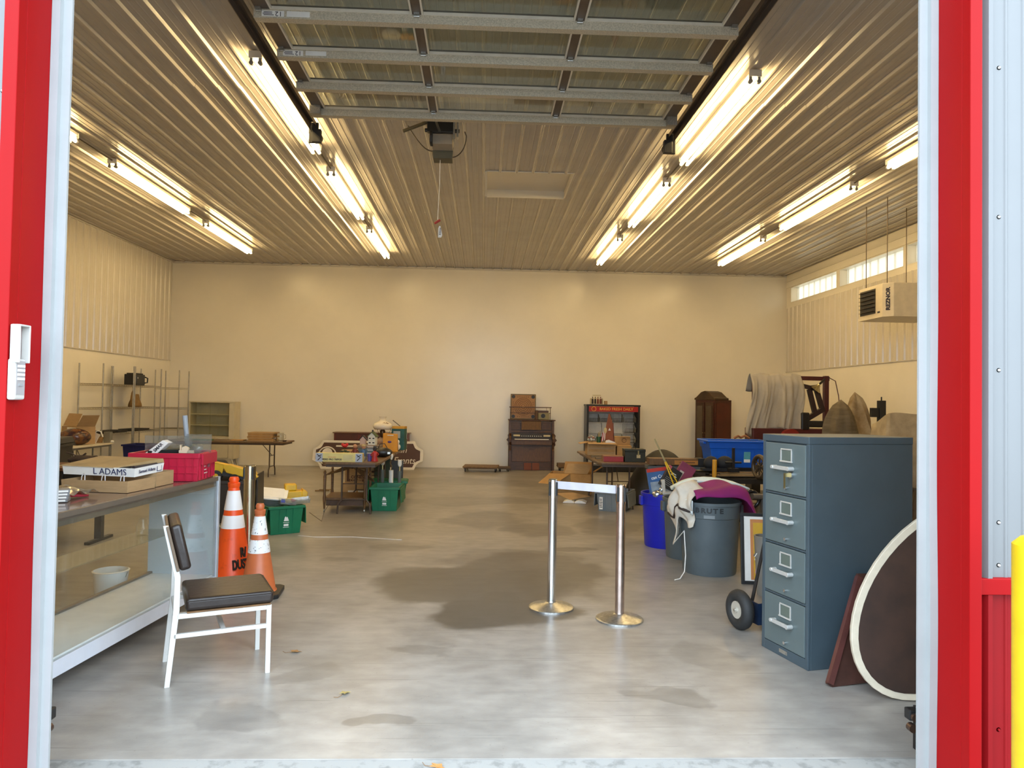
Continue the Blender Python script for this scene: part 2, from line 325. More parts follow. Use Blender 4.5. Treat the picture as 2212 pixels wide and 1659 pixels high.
# ceiling: ribbed sheets three feet wide, three rows, and a recessed hatch
ceil = tag(bpy.data.objects.new('ceiling', None), 'ribbed metal ceiling in three rows of sheets', None, None, 'structure'); COL.objects.link(ceil)
HX0, HX1, HY0, HY1 = 0.0, 1.2, 9.93, 11.15
rows = ((3.08, 7.42, 0.0), (7.432, 12.335, .008), (12.347, YB-.01, .016))
xs = []; x = XL+.005
first = -.05-.1143-8*.9144+.9144*0
xs = [XL+.004]+[first+.9144*k for k in range(0, 18) if XL+.05 < first+.9144*k < XR-.05]+[XR-.004]
for ri, (y0, y1, dz) in enumerate(rows):
    f = lambda a, b, q, dz=dz: (a, b, ZC+dz-q)
    for i in range(len(xs)-1):
        a, b = xs[i]+.0008, xs[i+1]-.0008; parts = [(a, b, y0, y1)]
        if ri == 1 and a < HX1 and b > HX0:
            parts = []
            if a < HX0: parts.append((a, HX0, y0, y1))
            if b > HX1: parts.append((HX1, b, y0, y1))
            m0, m1 = max(a, HX0), min(b, HX1); parts += [(m0, m1, y0, HY0), (m0, m1, HY1, y1)]
        for q in parts: mesh_obj('ceiling_sheet', ribbed(f, *q), PANELC, ceil)
hb = MB().box(HX0-.02, HX1+.02, HY0-.02, HY1+.02, ZC+.11, ZC+.13)
hatch = thing('attic_hatch', 'flat square hatch recessed into the ribbed ceiling', 'hatch', (0,0,0))
mesh_obj('hatch_board', hb, WALLP, hatch)
mesh_obj('reveal', MB().box(HX0-.02, HX0, HY0-.02, HY1+.02, ZC+.006, ZC+.11).box(HX1, HX1+.02, HY0-.02, HY1+.02, ZC+.006, ZC+.11).box(HX0, HX1, HY1, HY1+.02, ZC-.01, ZC+.11).box(HX0, HX1, HY0-.02, HY0, ZC+.006, ZC+.11), WALLP, hatch)
mesh_obj('edge_trim', MB().box(HX0, HX1, HY0-.03, HY0-.001, ZC-.003, ZC+.004).box(HX0-.03, HX0, HY0, HY1, ZC-.003, ZC+.004), WHITE, hatch)
struct('roof', MB().box(-7.8, 7.8, 2.75, YB+.3, 5.06, 5.3), PANELW, 'unseen roof slab added above the ceiling to block sun')  # added out of view so no sun leaks through the sheet gaps
# back wall and side walls
wb = struct('wall_back', MB().box(-7.6, 7.6, YB, YB+.2, 0, 5.06), WALLP, 'smooth cream painted back wall')
tag(mesh_obj('trim_1', MB().box(XL, XR, YB-.02, YB, ZC-.045, ZC-.022), PANELW), 'thin channel along the top of the back wall', None, None, 'structure')
tag(mesh_obj('baseboard_back', MB().box(XL, XR, YB-.008, YB, 0, .02), WALLP), 'thin cream baseboard at the back wall', None, None, 'structure')
wl = struct('wall_left', MB().box(-7.6, XL, YI, YB, 0, 2.43).box(-7.6, XL-.03, YI, YB, 2.43, 5.06), WALLP, 'left wall, smooth below and ribbed metal above')
wr = struct('wall_right', MB().box(XR, 7.6, YI, YB, 0, 2.43).box(XR+.03, 7.6, YI, YB, 2.43, 4.0).box(XR, 7.6, YI, YB, 3.98, 4.10).box(XR, 7.6, YI, YB, 4.47, 5.06)
    .box(XR, 7.6, 17.05, YB, 4.1, 4.47).box(XR, 7.6, 14.68, 14.82, 4.1, 4.47).box(XR, 7.6, 12.28, 12.40, 4.1, 4.47).box(XR, 7.6, 9.88, 10.0, 4.1, 4.47).box(XR, 7.6, YI, 7.6, 4.1, 4.47), WALLP, 'right wall, smooth below, ribbed metal above, strip windows on top')
ys = [YI+.01]+[YB-.9144*k for k in range(15, 0, -1) if YB-.9144*k > YI+.05]+[YB-.004]
for i in range(len(ys)-1):
    mesh_obj('wall_sheet', ribbed(lambda a, b, q: (XL+q+.001, a, b), ys[i]+.001, ys[i+1]-.001, 2.445, ZC-.03, c=0), PANELW, wl)
    mesh_obj('wall_sheet', ribbed(lambda a, b, q: (XR-q-.001, a, b), ys[i]+.001, ys[i+1]-.001, 2.445, 3.985, c=0), PANELW, wr)
mesh_obj('edge_channel', MB().box(XL, XL+.022, YI, YB-.01, 2.428, 2.445).box(XL, XL+.03, YI, YB-.01, ZC-.04, ZC-.015), PANELW, wl)
mesh_obj('edge_channel', MB().box(XR-.022, XR, YI, YB-.01, 2.428, 2.445), PANELW, wr)
mesh_obj('header_board', MB().box(XR-.02, XR, YI, YB-.02, 4.48, 4.62).box(XR-.012, XR, YI, YB-.02, 4.63, ZC-.02), WALLP, wr)
POLY = translucent('polycarbonate', (.34,.28,.19), .72)
for n, (y0, y1) in enumerate(((14.82, 17.05), (12.40, 14.68), (10.0, 12.28), (7.6, 9.88))):
    wn = tag(bpy.data.objects.new('window_%d' % (n+1), None), ['strip window nearest the back wall', 'second strip window from the back wall', 'third strip window from the back wall, cut by the door jamb', 'strip window closest to the door'][n], None, None, 'structure'); COL.objects.link(wn)
    k = 8; st = (y1-y0)/k
    for j in range(k):
        m = MB(); a, b = y0+j*st, y0+(j+1)*st
        m.add([(7.56,a,4.1),(7.56,b-.05,4.1),(7.535,b-.035,4.1),(7.535,b-.012,4.1),(7.56,b,4.1),(7.56,a,4.47),(7.56,b-.05,4.47),(7.535,b-.035,4.47),(7.535,b-.012,4.47),(7.56,b,4.47)], [(i,i+1,i+6,i+5) for i in range(4)])
        mesh_obj('pane', m, POLY, wn)
    mesh_obj('window_frame', MB().box(7.40, 7.42, y0, y0+.012, 4.1, 4.47).box(XR-.006, XR+.02, y0, y1, 4.1, 4.112).box(XR-.006, XR+.02, y0, y1, 4.458, 4.47), WALLP, wn)
# front wall with the door opening
OX0, OX1, YF, ZO = -1.785, 1.92, 2.82, 4.27
wf = struct('wall_front', MB().box(-7.6, OX0-.012, YF, YI, -.1, 5.06).box(OX1+.012, 7.6, YF, YI, -.1, 5.06).box(OX0-.012, OX1+.012, YF, YI, ZO, 5.06), WALLP, 'front wall around the open doorway, clad in pale and red ribbed metal')
for (a0, a1) in ((-2.75, OX0-.055), (OX1+.05, 2.83), (2.83, 3.74)):
    mesh_obj('pale_cladding_sheet', ribbed(lambda a, b, q: (a, YF-.004-q, b), a0, a1, .93, 5.0, c=2.02 if a0 > 0 else -2.055), EXTW, wf)
    mesh_obj('red_cladding_sheet', ribbed(lambda a, b, q: (a, YF-.004-q, b), a0, a1, -.05, .87, c=2.02 if a0 > 0 else -2.055), EXTR, wf)
    mesh_obj('red_ledge', MB().box(a0, a1, YF-.032, YF-.001, .868, .932), REDT, wf, bevel=.003)
scr = MB().lathe([(0,.006),(.004,.006),(.0055,.003),(.0055,0),(.009,0)], n=8)
for X, zs in ((2.07, (.98,1.15,1.76,2.38,2.99,3.6)), (2.30, (.98,1.15,1.76,2.38,2.99,3.6)), (-1.865, (1.02,1.6,2.18,2.76,3.34))):
    for z in zs: mesh_obj('screw', scr, mat('screw_white', (.75,.74,.72), .35), wf, loc=(X, YF-.0045, z), rot=(R(90),0,0))
for X in (2.07, 2.30): mesh_obj('screw', scr, EXTR, wf, loc=(X, YF-.0045, .33), rot=(R(90),0,0))
# red jamb trim, white weather stops
tag(mesh_obj('trim_2', MB().box(OX0-.055, OX0, YF-.05, YF, -.06, 4.4).box(OX0-.01, OX0, YF, 3.0, -.06, 4.4), REDT, bevel=.003), 'bright red metal jamb trim on the left of the doorway', None, None, 'structure')
tag(mesh_obj('trim_3', MB().box(OX1, OX1+.05, YF-.05, YF, -.06, 4.4).box(OX1, OX1+.01, YF, 3.0, -.06, 4.4), REDT, bevel=.003), 'bright red metal jamb trim on the right of the doorway', None, None, 'structure')
def stop(x, s, name, lab, ph):
    m = MB(); n = 40
    for k, (w0, w1, yy, yt) in enumerate(((0, .033, 2.985, .03), (.031, .068, 3.0, .012))):
        b = []
        for i in range(n+1):
            z = -.05+4.4*i/n; wv = .006*math.sin(z*4.1+ph)*math.exp(-((z-.9)/1.1)**2) if k == 0 else 0
            b.append([(x+s*w0, yy-yt/2+wv, z),(x+s*(w1), yy-yt/2+wv*1.0, z),(x+s*w1, yy+yt/2, z),(x+s*w0, yy+yt/2, z)])
        vs = [p for r in b for p in r]; fs = [(i*4+j, i*4+(j+1)%4, (i+1)*4+(j+1)%4, (i+1)*4+j) for i in range(n) for j in range(4)]
        m.add(vs, fs+[(3,2,1,0)])
    return tag(mesh_obj(name, m, VINYL), lab, None, None, 'structure')
stop(OX0+.001, 1, 'trim_4', 'white vinyl weather stop inside the left red jamb', .5)
stop(OX1-.001, -1, 'trim_5', 'white vinyl weather stop inside the right red jamb', 2)
# ======================= OVERHEAD DOOR =======================
DX0, DX1, DZ = -1.76, 1.90, 4.46
door = tag(bpy.data.objects.new('door_1', None), 'glazed sectional overhead door rolled up under the ceiling', None, None, 'structure'); COL.objects.link(door)
sy = [7.235-.61*k for k in range(8)]
GSTR = mat('strut_galvanised', (.60,.53,.40), .5, .2, .28, 110, lo=.40, hi=.60)
for k in range(7):
    y1, y0 = sy[k]+.02, sy[k+1]+.028
    fr = MB(); z0, z1 = DZ+.035, DZ+.075
    for (a, b) in ((DX0+.01, DX0+.12), (DX1-.12, DX1-.01), (-.585, -.515), (.645, .715)): fr.box(a, b, y0, y1, z0, z1)
    fr.box(DX0+.01, DX1-.01, y0, y0+.05, z0, z1).box(DX0+.01, DX1-.01, y1-.055, y1, z0, z1)
    sec = mesh_obj('door_section', fr, ALUD, door, bevel=.003)
    for (a, b) in ((DX0+.12, -.585), (-.515, .645), (.715, DX1-.12)):
        mesh_obj('pane', MB().box(a, b, y0+.05, y1-.055, z0+.018, z0+.024), GLASSD, sec)
        mesh_obj('glazing_bead', MB().box(a, b, y1-.068, y1-.055, z0-.004, z0+.018).box(a, a+.014, y0+.05, y1-.068, z0-.004, z0+.018).box(b-.014, b, y0+.05, y1-.068, z0-.004, z0+.018), mat('bead_cream', (.72,.66,.54), .4), sec)
    y = sy[k]
    mesh_obj('strut', MB().box(DX0, DX1, y-.038, y-.032, DZ-.03, DZ+.034).box(DX0, DX1, y-.038, y+.03, DZ-.034, DZ-.03).box(DX0, DX1, y+.026, y+.03, DZ-.03, DZ+.034), GSTR, door)
    for X in (DX0+.04, -.55, .68, DX1-.04): mesh_obj('hinge', MB().box(X-.02, X+.02, y-.075, y-.039, DZ+.02, DZ+.034).cyl((X-.022,y-.05,DZ+.014),(X+.022,y-.05,DZ+.014),.007,n=8), GALV, door)
for k, (lx, t) in enumerate(((DX0+.06, 0), (DX0+.05, 0))):
    y = sy[3-k]-.0385; w1 = .165
    lb = mesh_obj('sticker', MB().box(lx, lx+w1, y-.001, y, DZ-.022, DZ+.022), PAPER, door)
    text('12', .05, INK, lb, (lx+.125, y-.0012, DZ), (R(90), R(180), 0), sx=1.1)
    scribble(lb, lx+.008, lx+.09, DZ-.016, DZ+.016, 3, y-.0012, INK)
    mesh_obj('sticker', MB().box(lx+w1+.02, lx+w1+.19, y-.001, y, DZ-.02+.004*k, DZ+.022), PAPER, door)
for s, X in (('left', DX0), ('right', DX1)):
    d = 1 if s == 'left' else -1
    mesh_obj('roller_bracket', MB().box(X+.0*d-.0, X+.10*d, 7.11, 7.16, DZ-.05, DZ+.05), GALV, door)
def track(X, s, lab):
    t = thing('door_track', lab, 'track', (0,0,0), group='overhead door tracks')
    m = MB().box(X-.028, X+.028, 3.7, 7.62, DZ+.055, DZ+.06).box(X+s*.028-.003, X+s*.028+.003, 3.7, 7.62, DZ-.03, DZ+.06).box(X-.028, X-.022, 3.7, 7.62, DZ+.02, DZ+.06).box(X+.022, X+.028, 3.7, 7.62, DZ+.02, DZ+.06)
    pts = [(X, 3.12, .08), (X, 3.12, 3.9)]+[(X, 3.70-.58*math.cos(a), 3.9+.58*math.sin(a)) for a in [R(15*i) for i in range(1, 7)]]
    mesh_obj('horizontal_rail', m, ALUD, t)
    mesh_obj('curved_rail', MB().tube(pts, .024, 6), ALUD, t)
    mesh_obj('wall_angle', MB().box(X+s*.026, X+s*.06, 3.062, 3.12, .02, 4.0), ALUD, t)
    for i in range(9): mesh_obj('bolt', MB().ball((X+s*.0315, 4.0+.42*i, DZ+.035), .007, 6, 4), CHROME, t)
    mesh_obj('end_bumper', MB().box(X-.05, X+.05, 7.63, 7.66, DZ-.16, DZ+.06).cyl((X-s*.045,7.6,DZ-.10),(X-s*.045,7.68,DZ-.10),.05,n=12).box(X-s*.045-.045, X-s*.045+.045, 7.57, 7.63, DZ-.17, DZ-.03), BLACK, t, bevel=.006)
    for yy in (4.6, 7.5): mesh_obj('hanger', MB().box(X-.018, X+.018, yy, yy+.035, DZ+.06, ZC-.022), GALV, t)
    return t
track(DX0-.085, -1, 'dark metal door track under the ceiling, left side'); track(DX1+.075, 1, 'dark metal door track under the ceiling, right side')
# safety sensors at the foot of the tracks
for X, s, lab in ((-1.945, 1, 'small dark safety sensor at the foot of the left jamb'), (2.06, -1, 'small black safety sensor at the foot of the right jamb')):
    t = thing('door_sensor', lab, 'sensor', (X, 3.34, 0))
    mesh_obj('bracket', MB().box(-.04 if s > 0 else -.005, .005 if s > 0 else .04, -.02, .02, .0, .20), BLKM, t)
    mesh_obj('sensor_body', MB().box(-.0, s*.05, -.03, .02, .145, .195), BLACK, t, bevel=.006)
    mesh_obj('lens', MB().cyl((s*.03,-.045,.165),(s*.03,-.03,.165),.018,n=12).cyl((s*.032,-.03,.11),(s*.032,.0,.11),.02,n=12), mat('bronze_metal', (.14,.09,.07), .3, .8), t, smooth=40)
# opener
op = thing('door_opener', 'black and olive door opener motor under the ceiling', 'opener', (-.52, 8.05, 0))
mesh_obj('drive', MB().box(-.16,.13,-.05,.02,4.60,4.755).cyl((-.19,.0,4.63),(.2,.0,4.63),.022,n=10).cyl((-.13,.02,4.55),(-.10,.02,4.55),.09,n=16), BLACK, op, bevel=.004)
mesh_obj('chain_bracket', MB().box(.13,.15,-.06,.06,4.52,4.76).box(.17,.19,-.04,.04,4.55,4.76), GALV, op)
mesh_obj('motor_cover', MB().box(-.12,.12,.02,.30,4.49,4.60), mat('beige_metal', (.42,.36,.28), .45), op, bevel=.004)
mesh_obj('control_box', MB().hexa([(-.11,.24,4.40),(.11,.24,4.40),(.11,.42,4.40),(-.11,.42,4.40)], [(-.125,.24,4.53),(.125,.24,4.53),(.11,.42,4.56),(-.11,.42,4.56)]), mat('olive_metal', (.085,.075,.045), .5), op, bevel=.004)
mesh_obj('support_angle', MB().bar((-.43,-.02,4.60),(-.13,.0,4.735),.05,.004).bar((-.43,.0,4.612),(-.13,.02,4.745),.004,.04), mat('olive_angle', (.22,.19,.12), .5, .5), op)
arc = [(-.40+.28*(i/10), .2+.05*i/10, 4.75-.27*math.sin(R(90)*i/10)) for i in range(11)]
mesh_obj('cable', MB().tube(arc, .007, 6), mat('cable_dark', (.07,.05,.035), .5), op, smooth=60)
mesh_obj('cable', MB().tube([(.11,.35,4.45)]+[(.11+.16*math.sin(R(90)*i/8), .35-.1*i/8, 4.45+.22*(1-math.cos(R(90)*i/8))) for i in range(1,9)]+[(.25,.25,4.72)], .007, 6), MATS['cable_dark'], op, smooth=60)
mesh_obj('pull_cord', MB().tube([(-.03,.30,4.50),(-.035,.33,4.1),(-.05,.34,3.71)], .004, 5), PAPER, op)
mesh_obj('arm', MB().bar((-.03,-.75,DZ+.03),(-.02,-.02,4.61),.025,.01), BLACK, op)
hd = mesh_obj('cord_handle', MB().cyl((-.085,.345,3.665),(-.02,.335,3.705),.013,n=8), mat('red_handle', (.35,.02,.02), .5), op)
tg = mesh_obj('warning_tag', MB().prism([(-.042,3.50),(-.005,3.50),(.008,3.53),(-.015,3.635),(-.03,3.635),(-.04,3.61)], .338, .34, 'y'), PAPER, op)
for i in range(5): mesh_obj('print', MB().box(-.032+.002*i, -.008, .3365, .338, 3.535+.017*i, 3.543+.017*i), INK, tg)
# ======================= FLUORESCENT LIGHTS =======================
TUBE = emis('tube_glow', TUBE_COL, TUBE_STR)
FIXW = mat('fixture_white', (.75,.72,.66), .4)
def fixture():
    t = thing('strip_light', 'x', 'light', (0,0,0), group='twin-tube fluorescent strip lights')
    mesh_obj('channel', MB().prism([(-.055,0),(.055,0),(.055,-.03),(.03,-.062),(-.03,-.062),(-.055,-.03)], .01, 2.43, 'y'), FIXW, t)
    for y in (.0, 2.43): mesh_obj('end_plate', MB().box(-.06,.06,y,y+.012,-.065,0), FIXW, t)
    for X in (-.04, .04):
        mesh_obj('tube', MB().cyl((X,.045,-.105),(X,2.40,-.105),.019,n=10), TUBE, t, smooth=60)
        for y in (.012, 2.405): mesh_obj('socket', MB().cyl((X,y,-.105),(X,y+.03,-.105),.021,n=10).box(X-.012,X+.012,y,y+.025,-.10,-.055), WHITE if y > 1 else mat('socket_grey', (.30,.29,.27), .4), t)
    return t
F0 = None
pos = ['nearest the door', 'in the middle of the room', 'closest to the back wall']
for X, rn, ys_ in ((-2.14,'left of centre',(6.6,9.86,13.2)), (2.51,'right of centre',(6.62,9.9,13.35)), (-5.03,'far left',(6.45,9.79,13.05)), (5.14,'far right',(6.50,9.82,13.1))):
    for i, y in enumerate(ys_):
        lab = 'lit twin-tube strip light, %s row, %s' % (rn, pos[i])
        if F0 is None: F0 = fixture(); F0.location = (X, y, ZC-.02); F0['label'] = lab
        else: dup(F0, (X, y, ZC-.02), 0, lab)
    for i in range(2):
        one('conduit', MB().tube([(X, ys_[i]+2.44, ZC-.045), (X, ys_[i+1], ZC-.045)], .009, 6), MATS['cable_dark'], 'thin wire run between lights, %s row, %s' % (rn, ['front gap','rear gap'][i]), 'conduit', 'wire runs between the strip lights')
# ======================= UNIT HEATER =======================
ht = thing('unit_heater', 'cream gas unit heater hung from ceiling rods', 'heater', (0,0,0))
HB = mat('heater_cream', (.66,.58,.44), .4)
poly = [(5.95,11.2),(5.95,10.53),(6.06,10.42),(6.85,10.42),(6.85,11.2)]
mesh_obj('cabinet', MB().prism(poly, 2.985, 3.47), HB, ht, bevel=.006)
mesh_obj('bottom_pan', MB().prism([(5.94,11.21),(5.94,10.52),(6.055,10.41),(6.86,10.41),(6.86,11.21)], 2.965, 3.01), HB, ht)
mesh_obj('outlet', MB().box(5.944,5.952,10.72,11.16,3.04,3.42), BLACK, ht)
for k in range(6): mesh_obj('louver', MB().bar((5.935,10.73,3.08+.062*k),(5.935,11.15,3.08+.062*k),.05,.004), mat('louver_dark', (.10,.07,.05), .4, .4), ht, rot=None)
text('REZNOR', .075, mat('ink_navy', (.01,.008,.03), .5), ht, (6.0035,10.471,3.23), (R(90), R(-90), R(-45)), bold=.004, sx=1.15)
mesh_obj('badge', MB().box(5.944,5.95,10.60,10.66,3.035,3.06), INK, ht)
for (x_, y_) in ((6.03,11.14),(6.05,10.58),(6.68,11.14),(6.68,10.58)): mesh_obj('hanger_rod', MB().cyl((x_,y_,3.46),(x_,y_,ZC-.002),.006,n=6), mat('rod_brown', (.10,.07,.045), .4, .6), ht)
# ======================= FOREGROUND: CABINET, CHAIR, POSTS, CONES =======================
CAB_LIT = mat('cabinet_front_lit', (.105,.138,.142), .42, .1, .08, 6)
CAB_SHADED = mat('cabinet_body_shaded', (.055,.080,.098), .42, .1, .10, 5)  # same paint as the drawers, the dim side's shade put into its colour
cab = thing('file_cabinet', 'tall blue-grey four-drawer steel filing cabinet', 'cabinet', (1.885, 4.777, 0), -76.7)
CW, CD, CH = .4655, .775, 1.415
b = MB().box(0, CW, .02, CD, 0, CH-.045).box(0, .028, 0, .02, 0, CH-.045).box(CW-.028, CW, 0, .02, 0, CH-.045).box(.028, CW-.028, 0, .02, 0, .062)
for z in (.385, .71, 1.035): b.box(.028, CW-.028, .004, .02, z-.006, z+.006)
mesh_obj('cabinet_body_shaded', b, CAB_SHADED, cab, bevel=.003)
mesh_obj('cabinet_top', MB().box(-.002, CW+.002, -.003, CD+.002, CH-.045, CH), CAB_SHADED, cab, bevel=.004)
mesh_obj('name_plate', MB().box(.19,.27,-.003,0,.025,.048), GALV, cab)
for z0, z1 in ((.066,.375),(.395,.70),(.72,1.025),(1.045,1.362)):
    d = mesh_obj('drawer', MB().box(.032, CW-.032, -.002, .02, z0, z1), CAB_LIT, cab, bevel=.004)
    zc = z1-.075; cx = CW*.54
    mesh_obj('label_holder', MB().box(cx-.055,cx+.055,-.008,-.002,zc+.034,zc+.043).box(cx-.057,cx-.048,-.009,-.002,zc-.036,zc+.034).box(cx+.048,cx+.057,-.009,-.002,zc-.036,zc+.034).box(cx-.060,cx+.060,-.012,-.002,zc-.044,zc-.034), HOLD, d, bevel=.0015)
    mesh_obj('label_card', MB().box(cx-.047,cx+.047,-.004,-.002,zc-.033,zc+.033), mat('card_green', (.10,.125,.105), .5), d)
    hz = z1-.155; hx = CW*.5
    mesh_obj('handle', MB().box(hx-.085,hx+.085,-.04,-.028,hz-.012,hz+.012).cyl((hx-.082,-.045,hz),(hx-.082,-.002,hz),.012,n=12).cyl((hx+.082,-.045,hz),(hx+.082,-.002,hz),.014,n=12), HOLD, d, bevel=.002)
    kz = z0+.036
    mesh_obj('thumb_latch', MB().cyl((hx+.02,-.016,kz),(hx+.02,-.002,kz),.010,n=12), CHROME, d, smooth=40)
lk = mesh_obj('lock', MB().cyl((CW*.66,-.02,1.168),(CW*.66,-.002,1.168),.019,n=16), CHROME, cab, smooth=40)
mesh_obj('key', MB().box(CW*.66-.012,CW*.66-.008,-.045,-.02,1.155,1.18).box(CW*.66-.018,CW*.66-.006,-.052,-.046,1.085,1.18), mat('brass', (.34,.27,.12), .35, .9), lk)
# chair
ch = thing('side_chair', 'white metal frame chair with dark brown vinyl seat and back', 'chair', (-1.71, 4.05, 0), 24.7)
CHW = mat('chair_white', (.60,.59,.56), .35, .2, .12, 25, lo=.3, hi=.4); VIN = mat('brown_vinyl', (.022,.014,.011), .34, 0, .25, 7, .15, 25)
D, Wd = .55, .43
for yy, nm in ((0, 0), (Wd, 1)):
    y0, y1 = (yy, yy+.022)
    mesh_obj('back_leg', MB().prism([(-.005,0),(.022,0),(.062,.42),(.062,.60),(-.005,.885),(-.033,.885),(.032,.595),(.030,.42)], y0, y1, 'y'), CHW, ch, bevel=.002)
    mesh_obj('front_leg', MB().box(D-.027, D, y0, y1, 0, .395), CHW, ch, bevel=.002)
    mesh_obj('side_rail', MB().box(.05, D-.027, y0, y1, .368, .395), CHW, ch, bevel=.002)
    mesh_obj('side_rail', MB().box(.036, D-.027, y0, y1, .262, .286), CHW, ch, bevel=.002)
mesh_obj('stretcher', MB().box(.28,.305,.022,Wd,.264,.284), CHW, ch); mesh_obj('stretcher', MB().box(.035,.058,.022,Wd,.370,.392), CHW, ch)
mesh_obj('seat_board', MB().box(.10,D-.005,-.005,Wd+.027,.395,.405), WOOD, ch)
mesh_obj('seat_cushion', MB().box(.09,D+.01,-.012,Wd+.034,.405,.478), VIN, ch, bevel=.022, seg=4, smooth=60)
mesh_obj('seat_piping', MB().tube([(.10,-.013,.463),(D+.0,-.013,.463),(D+.011,0,.463),(D+.011,Wd+.02,.463)], .004, 6), VIN, ch)
bt = Matrix.Translation((.070,0,.632)) @ Matrix.Rotation(R(-13.5), 4, 'Y')
m = MB(); m.T = bt; m.box(-.012,.05,-.012,Wd+.034,0,.26)
mesh_obj('back_cushion', m, VIN, ch, bevel=.02, seg=4, smooth=60)
m = MB(); m.T = bt; m.box(-.028,-.012,-.014,Wd+.036,.005,.262)
mesh_obj('back_panel', m, mat('brown_board', (.14,.095,.06), .4), ch, bevel=.004)
# belt stanchions
def stanchion(name, loc, lab, hgt=1.0, r=.034, belt=None, br=.175, m_=CHROME):
    t = thing(name, lab, 'stanchion', loc)
    mesh_obj('base', MB().lathe([(br,0),(br,.012),(br-.01,.02),(r+.02,.04),(r+.006,.05),(0,.05)], n=40), STEEL, t, smooth=35)
    mesh_obj('pole', MB().cyl((0,0,.045),(0,0,hgt-.13),r,n=24), m_, t, smooth=40)
    mesh_obj('head', MB().lathe([(r+.003,hgt-.14),(r+.003,hgt-.004),(r-.004,hgt),(0,hgt)], n=24), m_, t, smooth=40)
    for a in range(4):
        A = R(45+90*a); mesh_obj('belt_slot', MB().cyl(((r+.0015)*math.cos(A),(r+.0015)*math.sin(A),hgt-.125),((r+.0015)*math.cos(A),(r+.0015)*math.sin(A),hgt-.02),.010,n=8), BLACK, t)
    mesh_obj('cap', MB().cyl((0,0,hgt),(0,0,hgt+.004),r-.003,n=20), mat('cap_bronze', (.20,.16,.10), .3, .8), t)
    if belt:
        d = Vector(belt)-Vector(loc); L = d.length; u = d.normalized(); n = Vector((-u.y,u.x,0))*.001
        p, q = u*(r+.004), u*(L-.042); z0, z1 = hgt-.072, hgt-.012
        mesh_obj('belt', MB().hexa([p-n+Vector((0,0,z0)), q-n+Vector((0,0,z0)), q+n+Vector((0,0,z0)), p+n+Vector((0,0,z0))], [p-n+Vector((0,0,z1)), q-n+Vector((0,0,z1)), q+n+Vector((0,0,z1)), p+n+Vector((0,0,z1))]), mat('belt_silver', (.55,.54,.60), .5), t)
    return t
stanchion('belt_stanchion', (.557,5.63,0), 'chrome stanchion whose grey belt runs to the next post', belt=(1.036,5.335,0))
stanchion('belt_stanchion', (1.036,5.335,0), 'chrome stanchion with pinkish worn pole that takes the belt end', m_=mat('chrome_worn', (.72,.58,.52), .22, 1.0, .25, 12))
stanchion('stanchion', (-2.165,6.83,0), 'thick brassy steel stanchion without belt behind the traffic cones', .965, .052, None, .15, mat('steel_brassy', (.55,.50,.38), .2, 1.0, .1, 10))
# traffic cones
def cone(loc, lab, h, r0, r1, bs, m_base, m_or, m_wh, bands, sq):
    t = thing('traffic_cone', lab, 'cone', loc, sq)
    mesh_obj('base', MB().prism([(-bs,-bs+.04),(-bs+.04,-bs),(bs-.04,-bs),(bs,-bs+.04),(bs,bs-.04),(bs-.04,bs),(-bs+.04,bs),(-bs,bs-.04)], 0, .035), m_base, t, bevel=.006)
    rr = lambda z: r0+(r1-r0)*(z-.035)/(h-.09-.035)
    zs = [.035]+[z for b_ in bands for z in b_]+[h-.09]
    prof = [(r0+.012,.035),(r0,.05)]+[(rr(z), z) for z in zs[1:]]+[(r1+.004,h-.085),(r1+.006,h-.05),(r1-.008,h-.045),(r1-.002,h-.02),(r1-.01,h),(r1-.018,h),(r1-.018,h-.05)]
    mesh_obj('cone_body', MB().lathe(prof, n=32, close=True), m_or, t, smooth=40)
    for z0, z1 in bands: mesh_obj('collar', MB().lathe([(rr(z0)+.003,z0),(rr(z1)+.003,z1)], n=32, close=True), m_wh, t, smooth=40)
    return t, rr
c1, rr = cone((-2.15,6.37,0), 'tall bright orange traffic cone with two clean white bands', .905, .165, .045, .18, BLACK, ORANGE, SCUFFC, ((.47,.58),(.625,.79)), 4)
for s_, z in (('R/', .27), ('DUST', .17)):
    text(s_, .11, BLACK, c1, (.115 if s_ == 'R/' else .10, -rr(z)*.72, z), (R(80), 0, R(45)), sx=.55, bold=.004, ext=.006)
cone((-1.80,5.97,0), 'shorter faded orange traffic cone with scuffed white bands', .735, .135, .038, .185, BLACK, ORANGB, SCUFF, ((.345,.45),(.49,.635)), 6)
# glass display counter
dc = thing('display_counter', 'long glass-fronted display counter with white base', 'counter', (-2.235, 3.86, 0), 85.25)
DL, DD, DH = 1.95, .55, .97
SHOW = mat('counter_grey', (.43,.50,.55), .4, 0, .05, 5); SHB = mat('counter_rail', (.62,.64,.70), .4, 0, .06, 8); SHT = mat('counter_trim', (.20,.165,.13), .35, .4, .1, 8)
mesh_obj('base_deck', MB().box(0,DL,.006,DD,.10,.19), SHB, dc, bevel=.003)
mesh_obj('base_deck_top', MB().box(.02,DL-.02,.03,DD-.02,.19,.20), mat('counter_deck', (.80,.80,.78), .35), dc)
for x_ in (.12, DL-.14):
    for y_ in (.3, .46): mesh_obj('foot', MB().box(x_,x_+.04,y_,y_+.04,0,.10), BLACK, dc)
mesh_obj('end_panel', MB().box(DL-.02,DL,.0,DD,.19,DH-.04), SHOW, dc); mesh_obj('end_panel', MB().box(0,.02,.0,DD,.19,DH-.04), SHOW, dc)
mesh_obj('corner_post', MB().box(DL-.03,DL+.004,-.008,.022,.10,DH+.002), mat('post_alu', (.52,.55,.60), .35, .3), dc, bevel=.003)
mesh_obj('corner_post', MB().box(-.004,.03,-.008,.022,.10,DH+.002), MATS['post_alu'], dc, bevel=.003)
mesh_obj('corner_post', MB().box(0,.05,DD-.03,DD,.19,DH-.04), SHB, dc)
